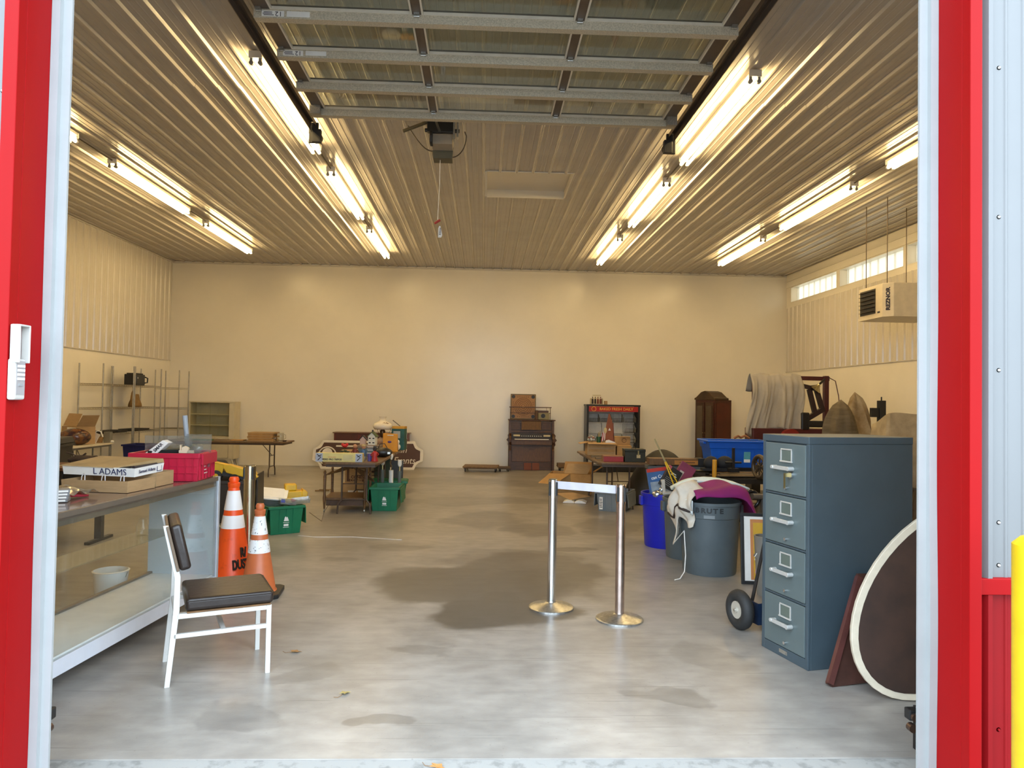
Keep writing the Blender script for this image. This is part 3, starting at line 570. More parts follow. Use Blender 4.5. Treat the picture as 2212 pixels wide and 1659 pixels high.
mesh_obj('front_pane', MB().box(.03,DL-.03,.004,.010,.19,DH-.045), GLASSC, dc)
mesh_obj('top_frame', MB().box(.03,DL-.03,-.006,.022,DH-.03,DH).box(.03,DL-.03,.011,.022,DH-.075,DH-.03).box(0,DL,DD-.03,DD,DH-.045,DH).box(.0,.03,.022,DD-.03,DH-.045,DH).box(DL-.03,DL,.022,DD-.03,DH-.045,DH), SHT, dc)
mesh_obj('top_board', MB().box(.03,DL-.03,.022,DD-.03,DH-.012,DH-.002), mat('counter_top', (.22,.15,.12), .10, 0, .1, 4), dc)
mesh_obj('glass_shelf', MB().box(.03,DL-.28,.16,.42,.59,.597), glass('shelf_glass', (.95,.97,.94), .05, 1.2, .14), dc)
mesh_obj('back_track', MB().box(.05,DL-.02,DD-.04,DD-.01,.20,.215), SHT, dc)
tj = one('glass_jar', MB().lathe([(.0,0),(.035,0),(.04,.01),(.04,.07),(.026,.095),(.026,.125),(.02,.125)], n=18, close=True), GLASSC, 'small clear glass jar on the shelf inside the counter', 'jar', loc=(-2.42,5.28,.597), smooth=50)
# things on the counter top (z = .97)
ZT = .971
def wpoint(lx, ly): # counter-local to world
    a = R(85.25); return (-2.235+lx*math.cos(a)-ly*math.sin(a), 3.86+lx*math.sin(a)+ly*math.cos(a))
cr = thing('red_crate', 'ribbed red plastic crate full of odds and ends on the counter', 'crate', (-2.57,5.40,ZT), 3)
mesh_obj('crate_tub', MB().pan(0,.47,0,.36,0,.205,.006,.012), REDP, cr, bevel=.002)
mesh_obj('rim', MB().box(-.018,.488,-.018,.0,.17,.207).box(-.018,.488,.36,.378,.17,.207).box(-.018,.0,0,.36,.17,.207).box(.47,.488,0,.36,.17,.207), REDP, cr, bevel=.004)
for x_ in (.0,.055,.11,.165,.22,.275,.33,.385,.44): mesh_obj('rib', MB().hexa([(x_,-.008,.01),(x_+.006,-.008,.01),(x_+.006,0,.01),(x_,0,.01)],[(x_,-.018,.17),(x_+.006,-.018,.17),(x_+.006,-.008,.17),(x_,-.008,.17)]), REDP, cr)
for z in (.06,.11): mesh_obj('rib', MB().box(.27,.47,-.012,-.002,z,z+.005), REDP, cr)
for y_ in (.02,.09,.16,.23,.30,.345): mesh_obj('rib', MB().box(.474,.486,y_,y_+.006,.01,.17), REDP, cr)
mesh_obj('lid_flap', MB().box(.49,.505,.02,.34,.12,.20), REDP, cr)
for i in range(3): mesh_obj('print', MB().box(.4865,.488,.10,.17-.02*i,.05+.025*i,.056+.025*i), WHITE, cr)
one('acrylic_sheet', MB().box(-.17,.17,-.004,.004,0,.24), CLEARP, 'clear acrylic sheet standing upright in the red crate, left', 'sheet', group='acrylic sheets in the crate', loc=(-2.38,5.60,1.06), rot=(R(8),0,R(4)))
one('acrylic_sheet', MB().box(-.10,.10,-.004,.004,0,.25), CLEARP, 'clear acrylic sheet standing upright in the red crate, right end', 'sheet', group='acrylic sheets in the crate', loc=(-2.18,5.62,1.06), rot=(R(-5),0,R(-6)))
one('folded_newspaper', MB().prism([(-.20,0),(-.10,0),(.03,.125),(-.015,.145)], -.04, .04, 'y'), PAPER, 'folded white newspaper leaning in the red crate', 'newspaper', loc=(-2.36,5.50,1.125), bevel=.004)
text('SMAR', .032, INK, bpy.data.objects['folded_newspaper'], (-.045,-.0412,.09), (R(90),R(-45),0), bold=.001)
one('binder', MB().box(-.15,.15,-.1,.1,0,.03), mat('black_green', (.012,.02,.02), .25), 'glossy black binder on top of the crate contents', 'binder', loc=(-2.35,5.58,1.175), rot=(R(4),R(-3),R(10)), bevel=.006)
lhm = MB().box(-.05,.055,-.01,.01,0,.02).prism([(-.03,.02),(.02,.02),(.02,.04),(-.005,.052),(-.03,.04)],-.01,.01,'y').box(-.045,-.036,-.006,.006,.02,.06)
one('model_house', lhm, mat('model_cream', (.72,.58,.40), .6), 'tiny cream model house on top of the crate', 'model', loc=(-2.20,5.46,1.177))
one('plastic_bag', MB().ball((0,0,0),.06,14,8,(1.1,.6,.55)), CLEARP, 'crumpled clear plastic bag at the crate corner', 'bag', loc=(-2.13,5.45,1.20), rot=(0,R(-30),0), smooth=80)
one('grey_tube', MB().tube([(0,0,-.16),(.004,.002,.06),(-.006,.0,.31)],[.016,.018,.019],14), mat('tube_grey', (.33,.36,.40), .5), 'grey cardboard tube standing up out of the crate', 'tube', loc=(-2.295,5.72,1.14), rot=(0,R(-4),0), smooth=50)
tr = thing('carton_tray', 'shallow brown carton with three wire loops on the counter', 'carton', (-2.72,4.80,ZT), -8)
mesh_obj('tray', MB().pan(0,.45,0,.30,0,.075,.004,.004), CARD, tr)
for x_ in (.13,.27,.40): mesh_obj('wire_loop', MB().tube([(x_-.012,.015,.05),(x_-.008,.02,.10),(x_+.0,.03,.115),(x_+.012,.02,.11),(x_+.016,.015,.05)], .0035, 6), mat('cord_grey', (.55,.52,.52), .5), tr, smooth=60)
t2 = thing('carton_tray', 'brown carton with faint red print beside the crate', 'carton', (-2.66,5.10,ZT), -4)
mesh_obj('tray', MB().pan(0,.42,0,.24,0,.095,.004), CARD, t2); text('Small', .03, mat('red_print', (.45,.08,.04), .7), t2, (.30,-.0008,.025), FRONT, shear=.2)
sa = thing('lidded_box', 'white printed box under a brown paper lid, tipped on the trays', 'box', (-2.78,4.92,ZT+.098), -8, rot=(R(2),R(1),R(-8)))
mesh_obj('box_tray', MB().pan(.0,.50,.0,.32,0,.058,.003,.006), WHITE, sa)
mesh_obj('paper_lid', MB().hexa([(-.03,-.012,.055),(.36,-.012,.055),(.505,.33,.06),(-.0,.33,.06)],[(-.02,0,.060),(.355,0,.060),(.50,.325,.088),(.03,.325,.088)]), mat('kraft', (.40,.27,.12), .75, 0, .25, 7, .1, 20), sa, bevel=.003)
mesh_obj('gift_bow', MB().cyl((.46,.05,.055),(.49,.26,.055),.012,n=8), INK, sa)
text('L ADAMS', .058, mat('ink_navy2', (.02,.03,.10), .6), sa, (.33,-.0055,.028), (R(94),0,0), bold=.0)
text('Samuel Adams', .032, MATS['ink_navy2'], sa, (.5065,.13,.03), (R(90),0,R(90)), shear=.15)
mesh_obj('stamp', MB().box(.503,.5045,.245,.30,.008,.05), MATS['ink_navy2'], sa); mesh_obj('stamp', MB().box(.504,.5055,.251,.294,.013,.045), PAPER, sa)
bgm = MB().grid(lambda u, v: ((u-.5)*.42, (v-.5)*.22, .014+.02*math.sin(u*9+v*4)*math.sin(u*3.1)*(1-abs(v-.5))+.012*math.sin(v*14+u*3)), 26, 14)
one('plastic_bag', bgm, glass('bag_film', (.80,.70,.52), .15, 1.5, .3), 'clear plastic bag over red cloth on the counter', 'bag', loc=(-2.62,4.56,ZT+.02), rot=(0,0,R(-15)), smooth=80, solid=.003)
one('red_cloth', MB().grid(lambda u, v: ((u-.5)*.40, (v-.5)*.18, .010+.008*math.sin(u*8+v*3)), 20, 10), mat('red_fabric', (.30,.012,.03), .8), 'folded red cloth under the plastic bag', 'cloth', loc=(-2.64,4.53,ZT+.004), rot=(0,0,R(-15)), smooth=80, solid=.012)
for i in range(4):
    t = thing('video_tape', 'grey video tape in the small stack at the counter edge, %s' % ['bottom','second from bottom','third from bottom','top'][i], 'tape', (-2.49+.004*i,4.33-.006*i,ZT+.0005+.0185*i), 20+4*i, group='stack of video tapes')
    mesh_obj('case', MB().box(-.07,.07,-.05,.05,0,.018), mat('tape_grey', (.20,.20,.21), .4), t, bevel=.001); mesh_obj('spine_label', MB().box(-.05,.06,-.0508,-.05,.004,.014), PAPER, t)
# keypad on the left jamb (return face looks towards +x)
kp = thing('door_keypad', 'white wireless keypad with raised cover on the red jamb', 'keypad', (OX0, 0, 0))
mesh_obj('keypad_body', MB().box(0,.03,2.77,2.835,1.575,1.73), mat('keypad_white', (.50,.48,.45), .4), kp, bevel=.008, seg=3)
mesh_obj('keypad_cover', MB().box(.012,.045,2.768,2.775,1.715,1.86).box(.012,.045,2.828,2.835,1.715,1.86).box(.012,.045,2.775,2.828,1.853,1.86).box(.004,.014,2.775,2.828,1.72,1.86), MATS['keypad_white'], kp, bevel=.003)
mesh_obj('instruction_card', MB().box(.014,.0155,2.783,2.82,1.735,1.835), PAPER, kp)
for r_ in range(9): mesh_obj('print', MB().box(.0155,.016,2.786,2.817-.004*(r_%3),1.742+.009*r_,1.745+.009*r_), mat('print_grey', (.30,.30,.30), .7), kp)
mesh_obj('key_plate', MB().box(.0302,.0312,2.778,2.828,1.595,1.722), mat('plate_lilac', (.33,.31,.31), .45), kp)
for r_ in range(4):
    for c_ in range(3): mesh_obj('key_button', MB().box(.031,.0345,2.783+.015*c_,2.793+.015*c_,1.65+.016*r_,1.659+.016*r_), WHITE, kp)
mesh_obj('key_button', MB().box(.031,.0345,2.79,2.812,1.628,1.637), MATS['print_grey'], kp)
# yellow bollard outside
bl = thing('bollard', 'yellow pipe bollard outside the right jamb', 'bollard', (1.915, 2.40, 0))
mesh_obj('sleeve', MB().lathe([(.085,-.09),(.085,1.14),(.06,1.165),(0,1.175)], n=28), mat('yellow_sleeve', (.60,.40,.006), .4), bl, smooth=40)
# round-ended table tops leaning behind the right jamb
TL = mat('brown_hardboard', (.040,.018,.011), .6, 0, .55, 5, .05, 60, lo=.3, hi=.6)
EDG = mat('cream_edge', (.62,.55,.43), .5, 0, .15, 12)
ot = thing('oval_tabletop', 'brown oval tabletop with a cream rim leaning behind the right jamb', 'tabletop', (2.42, 3.90, .0), rot=(R(-6), 0, R(-10)))
def ell(a, b_, ang, cx, cz, n=48): return [(cx+a*math.cos(t)*math.cos(ang)-b_*math.sin(t)*math.sin(ang), cz+a*math.cos(t)*math.sin(ang)+b_*math.sin(t)*math.cos(ang)) for t in [2*math.pi*i/n for i in range(n)]]
mesh_obj('rim', MB().prism(ell(.39,.632,R(-37.5),.14,.556), -.03, .004, 'y'), EDG, ot, bevel=.004)
mesh_obj('board', MB().prism(ell(.352,.594,R(-37.5),.14,.556), -.0335, -.03, 'y'), TL, ot)
db = thing('wooden_leaf', 'dark wooden table leaf leaning on the cabinet behind the oval top', 'tabletop', (1.995,4.075,.0), rot=(R(-14),0,R(10)))
mesh_obj('board', MB().prism([(0,.02),(.03,0),(.62,.03),(.95,.60),(.31,.62)], 0, .018, 'y'), mat('leaf_dark', (.075,.03,.022), .5, 0, .5, 5, .05, 60), db)
mesh_obj('apron', MB().bar((.01,-.004,.02),(.31,-.004,.60),.03,.035), mat('leaf_red', (.10,.030,.025), .5, 0, .4, 6), db)
# hand truck behind the cabinet
hk = thing('hand_truck', 'dark blue hand truck with fat rubber tyres behind the filing cabinet', 'hand truck', (1.86,5.12,0), 14)
HB2 = mat('truck_blue', (.015,.035,.085), .4, .3)
for x_ in (0, .68):
    wv = mesh_obj('wheel', MB().torus((x_,0,.142),.098,.044,'x',32,12), RUBBER, hk, smooth=60)
    mesh_obj('rim', MB().cyl((x_-.03,0,.142),(x_+.03,0,.142),.062,n=20).cyl((x_-.038,0,.142),(x_+.038,0,.142),.02,n=12), mat('rim_cream', (.60,.57,.50), .4, .4), wv, smooth=40)
mesh_obj('axle', MB().cyl((-.05,0,.142),(.73,0,.142),.009,n=8), STEEL, hk)
mesh_obj('frame', MB().tube([(.31,.10,.08),(.31,.10,.95),(.31,.16,1.18),(.40,.2,1.25),(.49,.16,1.18),(.50,.10,.95),(.50,.10,.08)], .014, 8).bar((.31,.1,.25),(.50,.1,.25),.03,.01).bar((.31,.1,.55),(.50,.1,.55),.03,.01).bar((.31,.1,.85),(.50,.1,.85),.03,.01), HB2, hk, smooth=50)
mesh_obj('brace', MB().bar((.09,.0,.15),(.31,.10,.75),.022,.01), BLKM, hk); mesh_obj('brace', MB().bar((.60,.0,.15),(.50,.10,.55),.02,.008), BLKM, hk)
mesh_obj('wheel_guard', MB().box(.09,.10,-.09,.11,.05,.20).box(.10,.17,-.09,-.08,.05,.20), HB2, hk); mesh_obj('wheel_guard', MB().box(.58,.59,-.09,.11,.05,.20), HB2, hk)
mesh_obj('toe_plate', MB().box(.26,.56,.10,.115,.004,.14).box(.26,.56,.10,.22,.004,.012), HB2, hk)
# dry leaves on the floor
for n, (x_, y_, rz, lab, c_) in enumerate(((-1.15,4.62,20,'curled brown dry leaf beside the chair',(.33,.17,.06)),(-.72,3.98,70,'pale yellow dry leaf on the floor near the sill',(.42,.33,.12)),(-.17,3.20,-10,'orange dry leaf lying on the door sill',(.42,.20,.06)))):
    pts = []
    for i in range(20):
        a = 2*math.pi*i/20; q = .036*(1 if i % 4 == 0 else (.55 if i % 2 == 0 else .72)); pts.append((q*math.cos(a)*1.1, q*math.sin(a)*.8))
    m = MB(); m.add([(0,0,.008)]+[(p[0], p[1], .004+.014*abs(math.sin(3*i))) for i, p in enumerate(pts)], [(0,i+1,(i+1)%20+1) for i in range(20)])
    t = thing('dry_leaf', lab, 'leaf', (x_, y_, -.004 if n < 2 else -.012), rz); mesh_obj('blade', m, mat('leaf%d' % n, c_, .8), t, solid=.001); mesh_obj('stem', MB().tube([(-.03,0,.010),(-.06,.01,.006),(-.075,.025,.012)], .0015, 5), mat('leaf_stem', (.20,.11,.05), .8), t)
# ======================= LEFT SIDE BEHIND THE COUNTER =======================
def folding_table(name, lab, x0, x1, y0, y1, z, top, along='x', inset=.28, legm=None, th=.03):
    t = thing(name, lab, 'table', (0,0,0)); legm = legm or mat('leg_brown', (.085,.055,.04), .45, .3)
    c = .045
    mesh_obj('tabletop', MB().prism([(x0+c,y0),(x1-c,y0),(x1,y0+c),(x1,y1-c),(x1-c,y1),(x0+c,y1),(x0,y1-c),(x0,y0+c)], z-th, z), top, t, bevel=.004)
    mesh_obj('apron', MB().box(x0+.05,x1-.05,y0+.03,y0+.045,z-th-.035,z-th).box(x0+.05,x1-.05,y1-.045,y1-.03,z-th-.035,z-th).box(x0+.05,x0+.065,y0+.045,y1-.045,z-th-.035,z-th).box(x1-.065,x1-.05,y0+.045,y1-.045,z-th-.035,z-th), legm, t)
    for e in (0, 1):
        if along == 'x':
            X = x0+inset if e == 0 else x1-inset; a, b_ = (y0+y1)/2-.17, (y0+y1)/2+.17; P = lambda u, zz: (X, u, zz); sg = 1 if e == 0 else -1; Q = lambda u, zz: (X+sg*.22, u, zz)
        else:
            Y = y0+inset if e == 0 else y1-inset; a, b_ = (x0+x1)/2-.17, (x0+x1)/2+.17; P = lambda u, zz: (u, Y, zz); sg = 1 if e == 0 else -1; Q = lambda u, zz: (u, Y+sg*.22, zz)
        m_ = (a+b_)/2
        for u, s_ in ((a, -1), (b_, 1)): mesh_obj('leg', MB().tube([P(u,z-th-.003),P(u,.20),P(u+s_*.05,.14),P(u+s_*.06,.002)], .0135, 8), legm, t, smooth=50)
        mesh_obj('cross_bar', MB().cyl(P(a,.20),P(b_,.20),.009,n=8), legm, t)
        mesh_obj('brace', MB().tube([P(m_,.42),Q(m_,z-th-.02)], .007, 6).cyl(P(a,.42),P(b_,.42),.007,n=6), legm, t)
    return t
folding_table('folding_table', 'white plastic folding table along the left wall', -7.36, -6.62, 11.55, 13.28, .745, mat('table_white', (.62,.56,.45), .45, 0, .15, 6), 'y', .35, mat('leg_grey', (.20,.19,.17), .4, .5))
folding_table('folding_table', 'long brown folding table in front of the cream hutch', -6.35, -3.93, 14.55, 15.31, .715, TABTOP, 'x', .36)
# wire shelving
WIRE = mat('wire_chrome', (.42,.37,.28), .3, .9, .2, 20)
def shelving(lab, x0, x1, y0, y1, zs, h, long='y'):
    t = thing('wire_shelving', lab, 'shelf', (0,0,0), group='wire shelving units')
    for X in (x0, x1):
        for Y in (y0, y1): mesh_obj('post', MB().cyl((X,Y,0),(X,Y,h),.0135,n=8), WIRE, t, smooth=50)
    for z in zs:
        m = MB()
        for dz in (0, -.03):
            m.cyl((x0,y0,z+dz),(x1,y0,z+dz),.004,n=5).cyl((x0,y1,z+dz),(x1,y1,z+dz),.004,n=5).cyl((x0,y0,z+dz),(x0,y1,z+dz),.004,n=5).cyl((x1,y0,z+dz),(x1,y1,z+dz),.004,n=5)
        if long == 'y':
            n = int((y1-y0)/.045)
            for i in range(1, n): m.cyl((x0,y0+(y1-y0)*i/n,z),(x1,y0+(y1-y0)*i/n,z),.0025,n=4)
            for X in (x0, x1):
                for i in range(n): m.cyl((X,y0+(y1-y0)*i/n,z-.03*(i%2)),(X,y0+(y1-y0)*(i+1)/n,z-.03*((i+1)%2)),.0025,n=4)
        else:
            n = int((x1-x0)/.045)
            for i in range(1, n): m.cyl((x0+(x1-x0)*i/n,y0,z),(x0+(x1-x0)*i/n,y1,z),.0025,n=4)
        mesh_obj('wire_shelf', m, WIRE, t)
    return t
shelving('tall wire shelving unit nearest the white folding table', -7.33, -6.90, 13.36, 14.50, (.30,.88,1.36,1.80), 2.17)
shelving('wire shelving unit holding the paper bag and black box', -7.33, -6.90, 14.56, 15.72, (.30,.88,1.36,1.80), 2.17)
shelving('narrow wire shelving unit in the back left corner', -7.24, -6.72, 16.2, 16.72, (.30,.88,1.34,1.78), 2.17, 'x')
bx = thing('black_case', 'black equipment case on the top wire shelf', 'case', (-7.08,14.78,1.805), 4)
mesh_obj('case_body', MB().box(-.12,.12,-.05,.38,0,.22).box(-.10,.10,.0,.34,.22,.245), BLACK, bx, bevel=.02); mesh_obj('carry_handle', MB().tube([(.12,.36,.05),(.14,.45,.06),(.14,.46,.15),(.12,.38,.17)],.014,8), BLACK, bx, smooth=60); mesh_obj('sticker', MB().box(.1205,.121,.0,.03,.13,.16), PAPER, bx)
pb = thing('paper_bag', 'crumpled brown paper bag on the middle wire shelf', 'bag', (-7.1,15.0,1.364), 0)
m = MB().grid(lambda u, v: ((.10+.02*math.sin(v*5+u*6.28*2))*math.cos(u*6.283)*(1-.55*v**2), (.15+.015*math.sin(u*20))*math.sin(u*6.283)*(1-.2*v**2), .26*v), 24, 8)
mesh_obj('bag_body', m, mat('bag_kraft', (.26,.15,.055), .85, 0, .3, 9, .2, 25), pb, smooth=50, solid=.003)
mesh_obj('bag_flap', MB().prism([(-.05,.27),(.12,.19),(.14,.21),(.03,.36)],-.06,-.05,'x'), MATS['bag_kraft'], pb)
for k, (yy, zz, L) in enumerate(((13.72,.884,.4),(14.2,.884,.35),(15.0,.884,.6))):
    one('metal_tray', MB().pan(-.16,.16,-L/2,L/2,0,.04,.004,.01), mat('tray_dark', (.06,.055,.05), .4, .4), ['dark tray on the low wire shelf, nearest the front', 'second dark tray on the low wire shelf', 'long dark tray on the low shelf by the paper bag'][k], 'tray', 'trays on the low wire shelf', loc=(-7.1,yy,zz))
# cream hutch
HUT = mat('hutch_cream', (.62,.55,.40), .45, 0, .1, 5)
hu = thing('glass_hutch', 'cream hutch with sliding glass doors on splayed legs', 'cabinet', (-6.74,16.82,0))
mesh_obj('carcass', MB().box(0,.025,0,.40,.17,1.46).box(1.005,1.03,0,.40,.17,1.46).box(.025,1.005,.38,.40,.17,1.46).box(0,1.03,-.01,.40,1.46,1.49).box(.025,1.005,0,.38,.17,.195).box(.025,1.005,0,.38,.655,.685).box(.91,1.005,-.002,.02,.195,1.46), HUT, hu, bevel=.003)
for z in (.93,1.18): mesh_obj('hutch_shelf', MB().box(.025,.98,.05,.38,z,z+.018), HUT, hu)
for a, b_ in ((.03,.48),(.47,.91)): mesh_obj('sliding_glass', MB().box(a,b_,.012 if a < .1 else .02,.016 if a < .1 else .024,.69,1.455), glass('hutch_glass', (.95,.95,.88), .04, .8, .03), hu)
for a, b_ in ((.03,.5),(.51,.905)): mesh_obj('cupboard_door', MB().box(a,b_,-.012,0,.20,.65), HUT, hu, bevel=.003)
for X, s_ in ((.06,-1),(.97,1)):
    for Y in (.05,.33): mesh_obj('leg', MB().cyl((X,Y,.17),(X+s_*.05,Y,0),.028,.016,10), HUT, hu, smooth=40)
mesh_obj('leg_arch', MB().prism([(.06,.17),(.97,.17),(.97,.06),(.93,.06),(.86,.14),(.17,.14),(.10,.06),(.06,.06)], .03, .05, 'y'), HUT, hu)
# on the brown folding table
ZB = .7155
for i in range(7):
    n_ = one('flattened_carton', MB().box(-.26+.01*(i%3),.26-.012*((i*2)%3),-.2,.2,0,.024), CARDD if i % 2 else CARD, 'flattened carton in the stack on the brown table, %s' % ['bottom sheet','second sheet up','third sheet up','fourth sheet up','fifth sheet up','sixth sheet up','top sheet'][i], 'carton', 'flattened cartons on the brown table', loc=(-4.47+.012*math.sin(i*2.3),14.9,ZB+.0255*i), rot=(0,0,R(3*math.sin(i*1.7))))
one('glass_pitcher', MB().lathe([(.0,.0),(.05,.0),(.055,.02),(.06,.10),(.05,.14),(.058,.17)],n=20,close=True).tube([(.058,0,.14),(.10,0,.13),(.10,0,.06),(.06,0,.04)],.006,6), glass('pitcher_glass', (.85,.85,.80), .03, 2.0, .06), 'clear glass pitcher at the end of the brown table', 'pitcher', loc=(-4.10,14.85,ZB), smooth=50)
jr = thing('storage_jar', 'glass jar with dark lid beside the pitcher', 'jar', (-4.225,14.88,ZB)); mesh_obj('jar_body', MB().lathe([(0,0),(.042,0),(.045,.01),(.045,.11),(.04,.115)],n=18,close=True), MATS['pitcher_glass'], jr, smooth=50); mesh_obj('lid', MB().cyl((0,0,.115),(0,0,.13),.046,n=18), mat('lid_brown', (.10,.07,.05), .4), jr)
one('small_dish', MB().lathe([(0,0),(.03,0),(.045,.025),(.04,.026),(.028,.006),(0,.006)],n=16), mat('dish_brown', (.10,.06,.05), .4), 'small brown dish at the corner of the brown table', 'dish', loc=(-4.0,14.78,ZB), smooth=50)
one('tin_lid', MB().box(-.13,.13,-.09,.09,0,.022), CARDD, 'flat brown box lying left of the carton stack', 'box', loc=(-4.95,14.85,ZB), bevel=.004)
one('green_tray', MB().prism([(-.22,-.08),(.16,-.08),(.22,.0),(.16,.08),(-.22,.08)],0,.018), mat('green_tray', (.02,.10,.03), .4), 'flat green tray on the brown table', 'tray', loc=(-5.65,14.82,ZB), bevel=.004)
# on the white folding table
ZW = .7455
lp = thing('stained_glass_shade', 'stained glass lamp shade lying on its side on the white table', 'lampshade', (-6.86,12.42,ZW), rot=(0,0,R(15)))
TIF = mat('stained_glass', (.14,.055,.02), .2, 0, .7, 13, .3, 30, col2=(.03,.012,.02), lo=.42, hi=.58)
m = MB(); m.T = Matrix.Translation((0,0,.15)) @ Matrix.Rotation(R(96),4,'X') @ Matrix.Rotation(R(8),4,'Y')
m.lathe([(.05,.16),(.10,.15),(.18,.10),(.235,.03),(.245,-.03),(.235,-.05),(.228,-.03),(.17,.08),(.05,.14)], n=28, close=True)
m.v = [(x_, y_, max(z_*.62+.035, 0.001)) for x_, y_, z_ in m.v]
mesh_obj('shade', m, TIF, lp, smooth=50)
for k in range(7):
    a = R(20+k*23); mesh_obj('coloured_glass', MB().ball((.19*math.cos(a), -.06, .13+.115*math.sin(a)), .033, 10, 6, (1,.35,.8)), mat('glass_amber', (.22,.08,.015), .2) if k != 4 else mat('glass_violet', (.05,.04,.14), .2), lp, smooth=60)
cb = thing('cardboard_box', 'cardboard box with a black tree print and open flaps', 'box', (-7.03,12.78,ZW), -35)
mesh_obj('box_body', MB().pan(-.24,.24,-.12,.20,0,.30,.005), CARD, cb)
mesh_obj('front_label', MB().box(-.06,.235,-.1225,-.121,.06,.285), PAPER, cb)
mesh_obj('flap', MB().hexa([(-.20,-.12,.31),(.24,-.12,.31),(.24,-.112,.31),(-.20,-.112,.31)],[(-.22,-.02,.52),(.22,-.02,.52),(.22,-.012,.52),(-.22,-.012,.52)]), CARD, cb)
mesh_obj('flap', MB().hexa([(.24,-.12,.302),(.246,-.12,.302),(.246,.19,.302),(.24,.19,.302)],[(.40,-.10,.50),(.406,-.10,.50),(.406,.18,.50),(.40,.18,.50)]), CARD, cb)
tp = mesh_obj('tree_print', MB().box(.078,.10,-.1235,-.1228,.10,.19).prism([(.02,.20),(.05,.18),(.09,.19),(.13,.175),(.165,.205),(.16,.24),(.12,.262),(.06,.262),(.02,.24)],-.1235,-.1228,'y').prism([(.03,.09),(.08,.105),(.10,.105),(.15,.09),(.10,.125),(.08,.125)],-.1235,-.1228,'y'), INK, cb)
one('cardboard_box', MB().pan(-.15,.15,-.1,.1,0,.20,.004), CARDD, 'small open cardboard box behind the lamp shade', 'box', loc=(-7.15,13.13,ZW), rot=(0,0,R(-30)))
one('white_card', MB().box(-.12,.12,-.004,.004,0,.20), PAPER, 'white card leaning beside the small basket', 'card', loc=(-6.86,12.93,ZW), rot=(R(-18),R(14),R(-30)))
bk = thing('gift_basket', 'small brown basket with a white handle on the white table', 'basket', (-6.83,13.12,ZW)); mesh_obj('basket_body', MB().lathe([(0,0),(.065,0),(.085,.10),(.078,.10),(.06,.01),(0,.01)],n=18), mat('wicker', (.28,.16,.06), .8, 0, .4, 40, .3, 60), bk, smooth=40); mesh_obj('basket_handle', MB().tube([(-.075,0,.10),(-.07,0,.17),(-.02,0,.21),(.04,0,.20),(.078,0,.10)],.012,8), PAPER, bk, smooth=60)
one('grey_tin', MB().box(-.055,.055,-.05,.05,0,.19), mat('tin_grey', (.26,.25,.21), .4, .5), 'tall grey metal tin on the white table', 'tin', loc=(-6.70,13.2,ZW), bevel=.004)
one('white_rag', MB().ball((0,0,.02),.05,10,6,(1.2,.8,.5)), PAPER, 'small crumpled white paper at the end of the white table', 'paper', loc=(-6.66,13.22,ZW), smooth=60)
# below: bins
def tub(name, lab, cat, loc, w0, d0, w1, d1, h, m_, rz=0, t=.008, rim=.02):
    o = thing(name, lab, cat, loc, rz); a, b_, c, d = w0/2, d0/2, w1/2, d1/2
    def ring(z, ii): k = z/h; x_ = a+(c-a)*k-ii; y_ = b_+(d-b_)*k-ii; return [(-x_,-y_,z),(x_,-y_,z),(x_,y_,z),(-x_,y_,z)]
    m = MB(); vs = ring(0,0)+ring(h,0)+ring(h,t)+ring(t,t)
    m.add(vs, [(3,2,1,0)]+[(i,(i+1)%4,4+(i+1)%4,4+i) for i in range(4)]+[(4+i,4+(i+1)%4,8+(i+1)%4,8+i) for i in range(4)]+[(8+i,8+(i+1)%4,12+(i+1)%4,12+i) for i in range(4)]+[(12,13,14,15)])
    mesh_obj('tub', m, m_, o, bevel=.006)
    if rim: mesh_obj('rim', MB().box(-c-rim,c+rim,-d-rim,-d,h-.03,h+.002).box(-c-rim,c+rim,d,d+rim,h-.03,h+.002).box(-c-rim,-c,-d,d,h-.03,h+.002).box(c,c+rim,-d,d,h-.03,h+.002), m_, o, bevel=.004)
    return o
wb_ = tub('wheeled_bin', 'black wheeled bin with a white paper notice on its lid', 'bin', (-5.45,9.12,0), .42, .5, .55, .62, .98, BLACK, 12)
mesh_obj('bin_lid', MB().hexa([(-.29,-.33,.985),(.29,-.33,.985),(.29,.33,.985),(-.29,.33,.985)],[(-.27,-.31,1.06),(.27,-.31,1.06),(.27,.31,1.06),(-.27,.31,1.06)]), BLACK, wb_, bevel=.01)
mesh_obj('lid_skirt', MB().box(.10,.31,-.345,-.335,.80,1.0), BLACK, wb_)
nt_ = mesh_obj('notice', MB().box(-.05,.12,-.349,-.3465,.965,1.04), PAPER, wb_)
scribble(nt_, -.03, .10, .975, 1.03, 3, -.35, INK)
scribble(wb_, -.02, .06, .74, .88, 4, -.3185, WHITE); mesh_obj('print', MB().box(-.02,.06,-.318,-.312,.70,.715), WHITE, wb_)
for X in (-.2,.2): mesh_obj('wheel', MB().cyl((X-.03,.28,.1),(X+.03,.28,.1),.1,n=18), RUBBER, wb_, smooth=40)
tub('blue_bin', 'dark blue recycling bin under the wire shelving', 'bin', (-6.62,14.25,0), .34,.42,.42,.52,.66, mat('navy_plastic', (.008,.012,.09), .4), 0)
